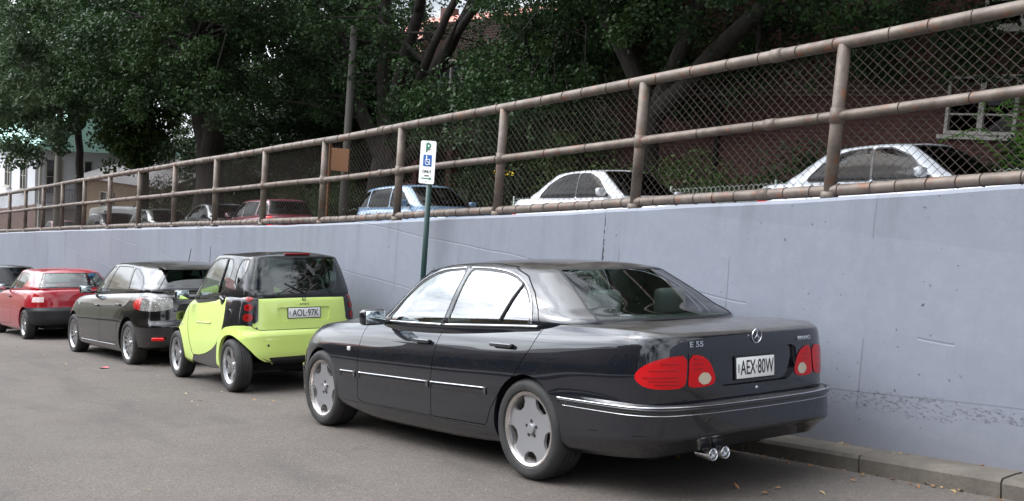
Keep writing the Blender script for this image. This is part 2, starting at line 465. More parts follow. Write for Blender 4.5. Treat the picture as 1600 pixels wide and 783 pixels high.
def surf_x(s, y, z, front=False):
    m = (s.N[:, 0] > .3) if front else (s.N[:, 0] < -.3)
    P = s.V[m]; d = (P[:, 1]-y)**2 + (P[:, 2]-z)**2; k = np.argsort(d)[:5]; wt = 1/(d[k]+1e-6)
    return float((P[k, 0]*wt).sum()/wt.sum())
def arch(s, faces, xw, zc, r, paintm, root, depth=.30, zmax=9, lipw=.035):
    """open a wheel arch and line it"""
    f = lambda V, A: np.where((np.abs(V[:, 1]) > .35) & (A[:, 1] < 1.0), np.hypot(V[:, 0]-xw, V[:, 2]-zc)-r, 1.0)
    ins, out = cut(s, faces, f)
    P = s.V[s.last]; P = P[np.abs(np.hypot(P[:, 0]-xw, P[:, 2]-zc)-r) < .02]
    for sg in (1, -1):
        mbl, mbw = MB(), MB()
        Q = P[P[:, 1]*sg > 0]; an = np.arctan2(Q[:, 2]-zc, Q[:, 0]-xw); an = np.where(an < -math.pi/2, an+2*math.pi, an)
        Q = Q[np.argsort(an)]
        if len(Q) < 3: continue
        def ring(a, b, mbx):
            V = []; m = len(a)
            V = list(a)+list(b)
            mbx.add(V, [(i, i+1, m+i+1, m+i) for i in range(m-1)])
        Qi = Q.copy(); Qi[:, 1] -= sg*lipw; ring(Q, Qi, mbl)
        Qi2 = Qi.copy(); c = np.array([xw, 0, zc]); v = Qi2-c; v[:, 1] = 0; Qi2 = Qi2 + v*.05
        ring(Qi, Qi2, mbw); Qd = Qi2.copy(); Qd[:, 1] = sg*(abs(Qi2[:, 1]).mean()-depth); ring(Qi2, Qd, mbw)
        # inner disc
        cc = [tuple(q) for q in Qd]; n0 = len(cc); mbw.add(cc + [(xw, Qd[0][1], zc)], [(i, i+1, n0) for i in range(n0-1)])
        mbl.build('arch_lip', paintm, root, smooth=True, fix=False)
        mbw.build('wheel_liner', M['well'], root, smooth=True, fix=False)
    return out

# ---------------------------------------------------------------- wheels
def tyre_mesh(Ro, Ri, wd, mat_=None):
    h = wd/2
    prof = [(Ri, -h*.78), (Ri+.012, -h*.93), ((Ro+Ri)/2, -h), (Ro-.022, -h*.93), (Ro-.006, -h*.78), (Ro, -h*.5)]
    for g in (-.3, 0, .3):
        prof += [(Ro, h*(g-.04)), (Ro-.007, h*(g-.03)), (Ro-.007, h*(g+.03)), (Ro, h*(g+.04))]
    prof += [(Ro, h*.5), (Ro-.006, h*.78), (Ro-.022, h*.93), ((Ro+Ri)/2, h), (Ri+.012, h*.93), (Ri, h*.78)]
    o = MB().lathe(prof, 64).build('tyre', M['tyre'], None, True); return auto(o, 40)
def rim_mesh(Ri, wd, yface, field, mats, lip=.018, bolts=5, bolt_r=.056, cap_r=.032, dish=.02, nr=36, nth=240, lipm=None, th=.022):
    """alloy wheel: lathed barrel + pierced face; axis Y, outboard = +Y"""
    h = wd/2; mb = MB()
    mb.m = 1
    mb.lathe([(Ri+.006, h*.80), (Ri+.004, h*.86), (Ri-.004, h*.87), (Ri-lip, h*.80), (Ri-lip-.008, yface-.02), (Ri-lip-.02, yface-.05), (Ri-lip-.02, -h*.8)], 72)
    mb.m = 2
    mb.lathe([(0.0, yface-.075), (Ri-lip-.02, yface-.075)], 40)
    mb.m = 3
    mb.lathe([(.05, yface-.06), (Ri*.72, yface-.06), (Ri*.72, yface-.07)], 48)
    # face
    Rf = Ri-lip-.004
    rr = np.linspace(.001, Rf, nr); th_ = np.linspace(0, 2*np.pi, nth, endpoint=False)
    s = Sh(); RR, TT = np.meshgrid(rr, th_)
    yy = yface - dish*np.cos(RR/Rf*np.pi/2)**2*1.0 + .0*RR
    s.V = np.stack([RR*np.cos(TT), yy, RR*np.sin(TT)], 2).reshape(-1, 3); s.N = np.tile([0, 1.0, 0], (len(s.V), 1)); s.A = np.zeros((len(s.V), 2))
    F = []
    for i in range(nth):
        a, b = i*nr, ((i+1) % nth)*nr
        for j in range(nr-1): F.append((a+j, a+j+1, b+j+1, b+j))
    ins, out = cut(s, F, field)
    idx = np.unique(np.fromiter((i for f in out for i in f), int)); mp = dict(zip(idx.tolist(), range(len(idx))))
    # front and back faces, joined at open edges
    V = [tuple(v) for v in s.V[idx]]; n0 = len(V); Vb = [(v[0], v[1]-th, v[2]) for v in V]
    Fm = [tuple(mp[i] for i in f) for f in out]
    ec = {}
    for f in Fm:
        for k in range(len(f)):
            a, b = f[k], f[(k+1) % len(f)]; e = (min(a, b), max(a, b)); ec[e] = None if e in ec else (a, b)
    Fs = [(v[1], v[0], v[0]+n0, v[1]+n0) for v in ec.values() if v]
    mb.m = 0; mb.add(V+Vb, Fm+Fs)
    # hub, bolts
    mb.m = 0
    y0 = yface-dish
    mb.lathe([(cap_r+.004, y0-.002), (cap_r+.003, y0+.012), (cap_r, y0+.016), (.0005, y0+.018)], 32)
    mb.m = 2
    for k in range(bolts):
        a = 2*math.pi*(k+.25)/bolts; c = (bolt_r*math.cos(a), y0+.001, bolt_r*math.sin(a))
        mb.lathe([(.0115, 0), (.0115, .0035), (.0003, .0035)], 14, c=c)
    o = mb.build('rim', mats, None, True, fix=False)
    bm = bmesh.new(); bm.from_mesh(o.data); bmesh.ops.recalc_face_normals(bm, faces=bm.faces); bm.to_mesh(o.data); bm.free()
    return auto(o, 30)
def polar(V): return np.hypot(V[:, 0], V[:, 2]), np.arctan2(V[:, 2], V[:, 0])
def f_monoblock(Rf):
    def f(V, A):
        r, t = polar(V); n = 5; a = (t+math.pi/2+math.pi/n) % (2*np.pi/n) - np.pi/n
        x, y = r*np.cos(a), r*np.sin(a)
        P = psd([(Rf*.70, -.022), (Rf*.70, .022), (Rf*.80, .052), (Rf*.93, .060), (Rf*.93, -.060), (Rf*.80, -.052)], .006)
        return P(np.stack([x, y], 1))
    return f
def f_spokes(n, Rf, w0, w1, r0=.2, r1=.93, ph=0):
    """n spokes tapering from half-width w0 at hub to w1 at the rim"""
    def f(V, A):
        r, t = polar(V); a = (t+ph) % (2*np.pi/n) - np.pi/n
        y = np.abs(r*np.sin(a)); w = w0 + (w1-w0)*np.clip(r/Rf, 0, 1)
        sp = w-y                                   # >0 on spoke
        hole = np.maximum.reduce([sp, r0*Rf-r, r-r1*Rf])
        return hole
    return f
def wheel(root, x, y, z, tyre, rim, sg, steer=0.0, first=[0]):
    e = empty('wheel', (x, y, z), (0, 0, steer + (0 if sg > 0 else math.pi)), root)
    for src in (tyre, rim):
        if src.parent is None: o = src
        else: o = src.copy(); COL.objects.link(o)
        o.parent = e
    return e
def seat(root, x, y, zb, h=.62, w=.5, m=None, head=True, rake=.2):
    e = empty('seat', (x, y, zb), (0, -rake, 0), root)
    rbox('backrest', (0, 0, h/2), (.13, w, h), m or M['seat'], e, .05)
    if head: rbox('headrest', (.0, 0, h+.10), (.10, .27, .19), m or M['seat'], e, .045)
    return e
def plate(root, loc, rot, txt, wd, ht, fg=None, bgc=None):
    e = rbox('licence_plate', loc, (wd, .012, ht), M['plate'], root, .004, 2, rot)
    rbox('plate_frame', (0, .004, 0), (wd+.018, .010, ht+.016), M['black_trim'], e, .004, 2)
    text(txt, ht*.98, M['ink'], e, (wd*.03, -.0075, -.002), (R(90), 0, 0), sx=wd/ht*.215, ext=.0006, bold=.0006)
    text('NSW', ht*.2, M['ink'], e, (-wd*.455, -.0075, 0), (R(90), R(-90), 0), sx=.9, ext=.0005)
    return e
M['plate'] = mat('plate_white', (.78,.78,.76), .4)
# ================================================================ SETTING
def m_asphalt(name, base, seed=0):
    m = mat(name, base, .88); t = NT(m)
    big = t.noise(.35, 5, .6); mid = t.noise(2.2, 6, .65); fine = t.noise(85, 3, .7)
    vor = t.n('ShaderNodeTexVoronoi'); vor.inputs['Scale'].default_value = 95; t.l(t.c.outputs['Object'], vor.inputs['Vector'])
    st = t.ramp(vor.outputs['Color'], [(.0, .55), (.55, .9), (.86, 1.15), (1.0, 1.9)])
    c = t.mix(t.ramp(big, [(.35, 0.0), (.7, 1.0)]), tuple(b*.86 for b in base[:3]), tuple(b*1.12 for b in base[:3]))
    c = t.mix(t.ramp(mid, [(.45, 0.0), (.75, .55)]), c, (base[0]*.72, base[1]*.70, base[2]*.68))
    c = t.mix(1.0, c, st, 'MULTIPLY')
    # oil and tyre wear along the parking strip
    oil = t.noise(.9, 5, .6, (.35, 1.6, 1)); c = t.mix(t.math('MULTIPLY', t.ramp(oil, [(.53, 0.0), (.70, 1.0)]), .6), c, (.045,.042,.04))
    sp = t.n('ShaderNodeTexVoronoi'); sp.inputs['Scale'].default_value = 5.5; t.l(t.c.outputs['Object'], sp.inputs['Vector'])
    c = t.mix(t.math('MULTIPLY', t.math('LESS_THAN', sp.outputs['Distance'], .035), .8), c, (.38,.36,.33))
    cr = t.n('ShaderNodeTexVoronoi', feature='DISTANCE_TO_EDGE'); cr.inputs['Scale'].default_value = .42
    cw = t.n('ShaderNodeVectorMath', operation='ADD'); cn = t.n('ShaderNodeTexNoise'); cn.inputs['Scale'].default_value = 2.0; cn.inputs['Detail'].default_value = 8; t.l(t.c.outputs['Object'], cn.inputs['Vector'])
    cs_ = t.n('ShaderNodeVectorMath', operation='SCALE'); cs_.inputs['Scale'].default_value = .7; t.l(cn.outputs['Color'], cs_.inputs[0]); t.l(t.c.outputs['Object'], cw.inputs[0]); t.l(cs_.outputs[0], cw.inputs[1]); t.l(cw.outputs[0], cr.inputs['Vector'])
    ck = t.math('MULTIPLY', t.math('LESS_THAN', cr.outputs['Distance'], .0035), t.ramp(t.noise(.6, 2), [(.48, 0.0), (.6, .55)])); c = t.mix(ck, c, (.04,.037,.034))
    dr = t.n('ShaderNodeTexVoronoi'); dr.inputs['Scale'].default_value = 1.1; t.l(cw.outputs[0], dr.inputs['Vector'])
    c = t.mix(t.math('MULTIPLY', t.ramp(dr.outputs['Distance'], [(.05, 1.0), (.16, 0.0)]), .35), c, (.05,.045,.042))
    wide = t.ramp(t.noise(.22, 4, .6, (.25, 1.3, 1)), [(.42, 0.0), (.62, 1.0)]); c = t.mix(t.math('MULTIPLY', wide, .22), c, (.165,.148,.132))
    t.color(c); t.bump(fine, .006, .5, t.bump(vor.outputs['Distance'], .004, .6)); return m
M['road'] = m_asphalt('worn_asphalt', (.117,.099,.085))
M['road_up'] = m_asphalt('upper_asphalt', (.085,.083,.080))
def m_wall():
    m = mat('painted_concrete', (.33,.36,.45), .62); t = NT(m); x = t.xyz()
    c = t.mix(t.ramp(t.noise(.5, 5, .6), [(.3, 0.0), (.7, 1.0)]), (0.176,0.192,0.230), (0.211,0.228,0.271))
    c = t.mix(t.ramp(t.noise(1.0, 6, .7, (5, 5, .9)), [(.52, 0.0), (.85, .4)]), c, (0.141,0.152,0.179))              # runs down the face
    c = t.mix(t.ramp(t.noise(9, 9, .82), [(.45, 0.0), (.75, .6)]), c, (0.239,0.255,0.293))
    # every form panel took the paint a little differently
    fl = t.n('ShaderNodeCombineXYZ'); t.l(t.math('FLOOR', t.math('DIVIDE', t.math('ADD', x[0], 30.2), 2.44)), fl.inputs[0]); t.l(t.math('FLOOR', t.math('DIVIDE', t.math('ADD', x[2], 10.1), .62)), fl.inputs[1])
    wnz = t.n('ShaderNodeTexWhiteNoise', noise_dimensions='2D'); t.l(fl.outputs[0], wnz.inputs['Vector']); pv = t.ramp(wnz.outputs['Value'], [(.0, .93), (1.0, 1.05)]); c = t.mix(1.0, c, pv, 'MULTIPLY')
    # bug holes
    h = []
    wn = t.noise(1.2, 3); msk = t.ramp(wn, [(.42, 0.0), (.6, 1.0)])
    for sc, th in ((5.0, .055), (12.0, .075)):
        v = t.n('ShaderNodeTexVoronoi'); v.inputs['Scale'].default_value = sc; v.inputs['Randomness'].default_value = 1
        dn = t.n('ShaderNodeVectorMath', operation='ADD'); nn = t.n('ShaderNodeTexNoise'); nn.inputs['Scale'].default_value = 30; t.l(t.c.outputs['Object'], nn.inputs['Vector'])
        s_ = t.n('ShaderNodeVectorMath', operation='SCALE'); t.l(nn.outputs['Color'], s_.inputs[0]); s_.inputs['Scale'].default_value = .05
        t.l(t.c.outputs['Object'], dn.inputs[0]); t.l(s_.outputs[0], dn.inputs[1]); t.l(dn.outputs[0], v.inputs['Vector'])
        h.append(t.math('MULTIPLY', t.math('LESS_THAN', v.outputs['Distance'], th), msk))
    holes = t.math('MAXIMUM', h[0], h[1])
    # scattered coarse patch along the old pour line low on the wall
    lowz = t.math('ADD', x[2], t.math('MULTIPLY', x[0], .1335))                # local height
    band = t.math('LESS_THAN', t.math('ABSOLUTE', t.math('SUBTRACT', lowz, .425)), t.math('MULTIPLY', t.ramp(t.noise(1.1, 3), [(.40, 0.1), (.58, 1.0)]), .085))
    rough_ = t.ramp(t.noise(26, 5, .8, (1, 1, 2.2)), [(.53, 0.0), (.60, 1.0)])
    holes = t.math('MAXIMUM', holes, t.math('MULTIPLY', band, t.math('MULTIPLY', rough_, .8)))
    # formwork board joints: level in the world, drifting a little, broken
    wob = t.math('MULTIPLY', t.math('SUBTRACT', t.noise(.7, 2), .5), .10)
    def line(coord, period, off, wdt, thr, scl):
        p = t.math('PINGPONG', t.math('ADD', t.math('ADD', coord, wob), off), period/2)
        l = t.math('LESS_THAN', p, wdt); g = t.math('GREATER_THAN', t.noise(scl, 2), thr); return t.math('MULTIPLY', l, g)
    hl = line(x[2], .62, 10.1, .006, .50, .55); hl2 = line(x[2], .62, 10.1-.011, .006, .50, .55); vl = line(x[0], 1.22, 30.2, .0045, .53, .9)
    c = t.mix(t.math('MULTIPLY', hl, .7), c, (0.319,0.334,0.380)); c = t.mix(t.math('MULTIPLY', hl2, .7), c, (0.122,0.129,0.156)); c = t.mix(t.math('MULTIPLY', vl, .7), c, (0.122,0.129,0.156))
    pl_ = t.math('ABSOLUTE', t.math('SUBTRACT', t.math('ADD', lowz, t.math('MULTIPLY', wob, .2)), .492)); pline = t.math('LESS_THAN', pl_, .0045); c = t.mix(t.math('MULTIPLY', pline, .6), c, (0.106,0.110,0.129))
    # open crack with exposed mortar
    wn2 = t.noise(9, 6, .8); cx = t.math('ABSOLUTE', t.math('SUBTRACT', t.math('ADD', x[0], t.math('MULTIPLY', wn2, .05)), 1.748))
    crack = t.math('MULTIPLY', t.math('LESS_THAN', cx, t.math('MULTIPLY', t.ramp(wn2, [(.40, .1), (.62, 1.0)]), .017)), t.math('GREATER_THAN', x[2], 1.08))
    c = t.mix(crack, c, (.03,.03,.035)); c = t.mix(t.math('MULTIPLY', holes, .85), c, (.05,.05,.062))
    # rain stains from the coping
    toplen = t.math('SUBTRACT', 1.84, lowz); dstr = t.ramp(t.noise(3.2, 4, .6, (1,1,.12)), [(.52, 0.0), (.66, 1.0)]); dm = t.ramp(toplen, [(.0, 1.0), (.75, 0.0)]); c = t.mix(t.math('MULTIPLY', t.math('MULTIPLY', dstr, dm), .30), c, (.10,.10,.105))
    # grime near the kerb
    gr = t.math('SUBTRACT', 1.0, t.ramp(t.math('ADD', lowz, t.math('MULTIPLY', t.noise(3, 5), .25)), [(.20, 0.0), (.62, 1.0)]))
    c = t.mix(t.math('MULTIPLY', gr, .45), c, (.17,.165,.18))
    t.color(c)
    hgt = t.math('SUBTRACT', t.math('ADD', t.math('MULTIPLY', t.noise(14, 7, .7), .35), t.math('ADD', hl, t.math('MULTIPLY', t.noise(1.6, 3), .8))), t.math('ADD', t.math('MULTIPLY', holes, .7), t.math('ADD', hl2, vl)))
    t.bump(hgt, .006, .75); return m
M['wall'] = m_wall()
def m_kerb():
    m = mat('old_kerb_concrete', (.22,.20,.17), .85); t = NT(m)
    c = t.mix(t.ramp(t.noise(2.5, 6, .7), [(.35, 0.0), (.7, 1.0)]), (.075,.064,.052), (.165,.145,.118))
    c = t.mix(t.ramp(t.noise(28, 5, .7), [(.45, 0.0), (.7, .7)]), c, (.09,.08,.065)); t.color(c); t.bump(t.noise(30, 6, .7), .008, .7); return m
M['kerb'] = m_kerb()
M['path'] = mat('footpath_concrete', (.20,.19,.17), .85)
def m_earth():
    m = mat('garden_earth', (.06,.05,.035), .95); t = NT(m); t.color(t.mix(t.noise(1.5, 6), (.035,.03,.02), (.07,.075,.03))); return m
M['earth'] = m_earth()

def strip_sheet(name, xs, ys, zf, m, kind='structure'):
    """a sheet in street-local coordinates"""
    V = [L2W(x, y, zf(x, y)) for x in xs for y in ys]; n = len(ys)
    F = [(i*n+j, (i+1)*n+j, (i+1)*n+j+1, i*n+j+1) for i in range(len(xs)-1) for j in range(n-1)]
    return tag(mesh_obj(name, V, F, m, None, True), kind=kind)
XS = list(np.arange(-32, 92, 2.0))
def gz(x, y):
    u = -1.32
    if y > u: return -.03 if y < 30 else -.03
    return up_z(x) - .06 + (0 if y > -9.4 else .02)
# one ground sheet to the horizon: streets slope, beyond them it lies flat
def ground():
    xs = [-900,-300,-120,-60] + list(np.arange(-32, 93, 4.0)) + [130, 300, 900]; ys = [-900,-300,-100,-40,-20,-9.4,-4,-1.40,-1.28,4,9,20,60,300,900]
    V = []
    for x in xs:
        xc = min(max(x, -32), 92)
        for y in ys:
            p = L2W(xc, y, gz(xc, y)); V.append((p.x + (x-xc), y, p.z))
    n = len(ys); F = [(i*n+j, (i+1)*n+j, (i+1)*n+j+1, i*n+j+1) for i in range(len(xs)-1) for j in range(n-1)]
    tag(mesh_obj('ground', V, F, M['earth'], None, True), kind='structure')
ground()
strip_sheet('road', XS, [-.93, 2, 5, 8.8], lambda x, y: 0.0 , M['road'])
strip_sheet('upper_road', XS, [-8.05, -5, -1.5], lambda x, y: up_z(x), M['road_up'])
strip_sheet('upper_footpath', XS, [-9.3, -8.05], lambda x, y: up_z(x)+.12, M['path'])
strip_sheet('far_footpath', XS, [8.8, 11.2], lambda x, y: .13, M['path'])
mb = MB(); 
for x0 in np.arange(-32, 90, 4): 
    a = [L2W(x0, 8.8, -.01), L2W(x0+4, 8.8, -.01), L2W(x0+4, 8.8, .13), L2W(x0, 8.8, .13)]; mb.add(a, [(0,1,2,3)])
    a = [L2W(x0, -8.05, up_z(x0)-.01), L2W(x0+4, -8.05, up_z(x0+4)-.01), L2W(x0+4, -8.05, up_z(x0+4)+.12), L2W(x0, -8.05, up_z(x0)+.12)]; mb.add(a, [(0,1,2,3)])
tag(mb.build('kerb_face', M['kerb'], fix=False), kind='structure')
# near kerb of separate stones, slightly worn and out of line
mb = MB(); x = -30.0; k = 0; rk = random.Random(3)
x = -2.12 - .94*29
while x < 60:
    L_ = .94; g = .006; dy = rk.uniform(-.006, .006); dz = rk.uniform(-.005, .005)
    prof = [(-.928+dy, -.02), (-.932+dy, .085+dz), (-.950+dy, .108+dz), (-1.10, .116+dz), (-1.205, .114+dz)]
    sub = 4; V = []
    for i in range(sub+1):
        xx = x+g + (L_-2*g)*i/sub; j = rk.uniform(-.003, .003)
        for (yy, zz) in prof: V.append(L2W(xx, yy+j, zz+j*.5))
    m_ = len(prof); F = [(i*m_+q, i*m_+q+1, (i+1)*m_+q+1, (i+1)*m_+q) for i in range(sub) for q in range(m_-1)]
    F += [tuple(range(m_)), tuple(sub*m_+q for q in range(m_-1, -1, -1))]; mb.add(V, F); x += L_
tag(mb.build('kerb', M['kerb']), kind='structure')

# retaining wall
def retaining_wall():
    V, F = [], []; xs = np.arange(-30, 61, .5)
    for i, x in enumerate(xs):
        zt = wall_top(x) + .004*math.sin(x*2.1) + .003*math.sin(x*5.3)
        V += [L2W(x, -1.2, -.3), L2W(x, -1.2, zt-.025), L2W(x, -1.222, zt), L2W(x, -1.50, zt+.002), L2W(x, -1.52, zt-.02), L2W(x, -1.52, -.3)]
    n = 6; F = [(i*n+j, i*n+j+1, (i+1)*n+j+1, (i+1)*n+j) for i in range(len(xs)-1) for j in range(n-1)]
    F += [tuple(range(n)), tuple((len(xs)-1)*n+j for j in range(n-1, -1, -1))]
    o = mesh_obj('retaining_wall', V, F, M['wall'], None, False)
    tag(o, 'long painted blue-grey concrete retaining wall behind the parked cars', 'wall')
retaining_wall()

# pipe railing with chain-link mesh
def m_pipe():
    m = mat('weathered_pipe', (.22,.17,.15), .55, .25); t = NT(m)
    c = t.mix(t.ramp(t.noise(5, 7, .7), [(.32, 0.0), (.68, 1.0)]), (.080,.060,.047), (.205,.168,.138))
    c = t.mix(t.ramp(t.noise(9, 6, .75), [(.56, 0.0), (.68, .9)]), c, (.24,.085,.040))
    c = t.mix(t.ramp(t.noise(22, 5, .8), [(.66, 0.0), (.74, .7)]), c, (.42,.40,.38)); t.color(c); t.bump(t.noise(40, 5, .7), .003, .5); return m
M['pipe'] = m_pipe(); M['wire'] = mat('old_wire', (.075,.060,.052), .8, 0, spec=.2); M['tie'] = mat('rusty_tie', (.055,.032,.024), .8)
POSTS = [-6.6,-4.64,-2.66,-.68,1.30,3.30,5.28,7.20,9.08,10.95,12.85,14.78,16.68,18.55,20.40,22.2,24.1,26.0,27.9,29.8,31.7,33.6,35.5,37.4,39.3,41.2]
def railing():
    root = empty('railing', L2W(-6.6, -1.35, wall_top(-6.6)))
    tag(root, 'rusty pipe railing filled with chain-link wire along the top of the painted wall', 'railing')
    o0 = Vector(root.location); YF = -1.35
    def pt(x, h, dy=0): return L2W(x, YF+dy, wall_top(x)) + Vector((0,0,h)) - o0
    xs = list(np.arange(-6.6, 41.3, .95))
    for nm, h, r in (('top_rail', 1.105, .045), ('middle_rail', .590, .037), ('bottom_rail', .060, .042)):
        mb = MB(); mb.tube([pt(x, h + .004*math.sin(x*1.7)) for x in xs], r, 14)
        # screwed couplings
        for k, x in enumerate(np.arange(-5.9, 41, 5.8)): mb.tube([pt(x-.05, h), pt(x+.05, h)], r+.006, 14)
        mb.build(nm, M['pipe'], root, True)
    for x in POSTS:
        mb = MB(); b = pt(x, 0); dx = 0
        mb.tube([b+Vector((0,0,-.01)), b+Vector((0,0,1.09))], .046, 14); mb.tube([b+Vector((0,0,-.005)), b+Vector((0,0,.05))], .062, 14); mb.tube([b+Vector((0,0,.535)), b+Vector((0,0,.645))], .053, 14)
        mb.build('post', M['pipe'], root, True)
    # ties
    mb = MB(); rt = random.Random(5)
    for h, r, st in ((1.105, .045, .34), (.060, .042, .21), (.590, .037, .62)):
        x = -6.3
        while x < 34:
            x += st*rt.uniform(.8, 1.25); c = pt(x, h); tl = rt.uniform(-.35, .35)
            mb.tube([c + Vector((tl*(r+.002)*math.cos(a), (r+.002)*math.cos(a), (r+.002)*math.sin(a))) for a in np.linspace(0, 2*math.pi, 14, endpoint=False)], .0032, 4, close=True)
    tag(mb.build('tie_wire', M['tie'], root, True), kind='stuff')
    mb = MB(); p = .080; SL = .90
    for a, b in zip(POSTS[:-1], POSTS[1:]):
        if a > 30: break
        Lb = b-a; H0, H1 = .06, 1.10; hh = H1-H0; sl = 1.0       # dz/dx
        for dr in (1, -1):
            c = -hh/SL
            while c < Lb:
                x0, z0, x1, z1 = c, 0, c+hh/SL, hh
                if x0 < 0: z0 = -x0*SL; x0 = 0
                if x1 > Lb: z1 = hh-(x1-Lb)*SL; x1 = Lb
                if x1-x0 > .01:
                    n_ = max(2, int((x1-x0)/.3)+1); pts = []
                    for i in range(n_+1):
                        xx = x0+(x1-x0)*i/n_; zz = z0+(z1-z0)*i/n_
                        X = a+xx if dr == 1 else b-xx
                        pts.append(pt(X, H0+zz, .052*.0 + .004*dr + .010*math.sin(X*2.3+zz*4) - .03))
                    mb.tube(pts, .0020, 4, caps=False)
                c += p
    o = mb.build('chain_link', M['wire'], root, True, fix=False); tag(o, kind='stuff')
railing()

# parking sign
def sign():
    grn = mat('sign_green', (.01,.16,.075), .4); blu = mat('sign_blue', (.015,.10,.36), .4); wht = mat('sign_white', (.80,.82,.80), .35); pole = mat('dark_green_pole', (.018,.05,.045), .45)
    b = L2W(4.40, -1.06, .11); root = empty('parking_sign', b, (0,0,R(-6)))
    tag(root, 'white disabled parking sign on a dark green pole between the wall and the black sedan', 'sign')
    zt = 2.58
    MB().tube([(0,0,0),(0,0,zt)], .030, 14).build('pole', pole, root, True); 
    MB().tube([(0,0,zt),(0,0,zt+.012)], .034, 14).build('pole_cap', pole, root, True)
    fc = empty('sign_plate', (0, .038, 2.36), (0,0,R(180)+R(20)), root)   # faces the street and the camera
    w_, h_ = .225, .455; r_ = .025
    P = roundpoly([(-w_/2,-h_/2),(w_/2,-h_/2),(w_/2,h_/2),(-w_/2,h_/2)], r_, 5)
    MB().prism([(p[0], p[1]) for p in P], -.0015, .0015, 'XZ').build('panel', wht, fc)
    rot = (R(90), 0, 0)
    text('P', .135, grn, fc, (.0,-.0028,.150), rot, 1.1, .0006, 'letter_p', bold=.003)
    text('ONLY', .042, M['ink'], fc, (.0,-.0028,-.100), rot, 1.15, .0006, 'lettering', bold=.0012)
    mb = MB(); mb.box((0,-.0025,.018), (.122,.002,.122)); mb.build('blue_square', blu, fc)
    mb = MB(); mb.tube([(.004+.034*math.cos(a), -.0045, .006+.034*math.sin(a)) for a in np.linspace(R(60), R(-235), 20)][::-1], .0045, 6)
    mb.tube([(-.012,-.0045,.052),(-.010,-.0045,.006),(.022,-.0045,.004),(.036,-.0045,-.024),(.046,-.0045,-.018)], .0055, 6); mb.tube([(-.011,-.0045,.030),(.014,-.0045,.030)], .0045, 6)
    mb.lathe([(.0005,-.003),(.010,-.003),(.010,0)], 14, c=(-.013,-.003,.060)); mb.build('wheelchair_symbol', wht, fc, True)
    mb = MB(); mb.box((-.012,-.003,-.172), (.125,.0015,.010)); mb.add([(.045,-.0035,-.154),(.075,-.0035,-.172),(.045,-.0035,-.190)], [(0,1,2)]); mb.build('arrow', grn, fc)
    for z_, s_ in ((.214,1),(-.206,-1)): MB().add([(.0,-.0035,z_+.006*s_),(.010,-.0035,z_-.006*s_),(-.010,-.0035,z_-.006*s_)], [(0,1,2)]).build('tick', grn, fc)
    rbox('clamp', (0, .015, .14), (.075,.035,.03), M['satin'], fc, .006); rbox('clamp', (0, .015, -.14), (.075,.035,.03), M['satin'], fc, .006)
sign()

# ---------------------------------------------------------------- buildings
def m_brick(name, a, b, mort=(.16,.14,.12), sc=1.0, plane='XZ'):
    m = mat(name, a, .85); t = NT(m); x = t.xyz(); cv = t.n('ShaderNodeCombineXYZ'); s_ = t.math('ADD', x[0], x[1]); t.l(s_, cv.inputs[0]); t.l(x[2], cv.inputs[1])
    br = t.n('ShaderNodeTexBrick'); br.inputs['Scale'].default_value = 1.0; br.inputs['Brick Width'].default_value = .24*sc; br.inputs['Row Height'].default_value = .086*sc; br.inputs['Mortar Size'].default_value = .008*sc
    br.inputs['Color1'].default_value = (*a, 1); br.inputs['Color2'].default_value = (*b, 1); br.inputs['Mortar'].default_value = (*mort, 1); t.l(cv.outputs[0], br.inputs['Vector'])
    c = t.mix(t.ramp(t.noise(1.2, 6, .7), [(.4, 0.0), (.8, .5)]), br.outputs['Color'], tuple(v*.5 for v in a)); t.color(c); t.bump(br.outputs['Fac'], .01, -.5); return m
M['brick_red'] = m_brick('red_brick', (.095,.030,.021), (.055,.018,.014), (.085,.07,.058))
M['brick_tan'] = m_brick('tan_brick', (.34,.24,.15), (.28,.19,.115))
def m_roof(name, a, b, ax=0, per=.3):
    m = mat(name, a, .7); t = NT(m); x = t.xyz(); w_ = t.n('ShaderNodeTexWave'); w_.bands_direction = 'XYZ'[ax]; w_.inputs['Scale'].default_value = 1/per/3.14; t.l(t.c.outputs['Object'], w_.inputs['Vector'])
    t.color(t.mix(t.noise(.8, 6, .7), a, b)); t.bump(w_.outputs['Fac'], .05, .8); return m
M['tile_red'] = m_roof('red_roof_tiles', (.48,.17,.13), (.62,.27,.22)); M['roof_green'] = m_roof('green_metal_roof', (.28,.50,.42), (.38,.60,.50), 0, .5); M['roof_grey'] = m_roof('grey_roof', (.16,.15,.15), (.24,.22,.21))
M['render_pale'] = mat('pale_render', (.62,.63,.66), .8); M['render_cream'] = mat('cream_render', (.42,.36,.26), .8); M['render_brown'] = mat('brown_render', (.20,.15,.10), .8)
M['frame_white'] = mat('white_window_frame', (.42,.40,.36), .5); M['room'] = mat('dark_room', (.012,.013,.015), .3); M['wglass'] = mat('window_glass', (.03,.035,.04), .06, 0, spec=.8)
M['ironwork'] = mat('grey_ironwork', (.28,.31,.38), .6)
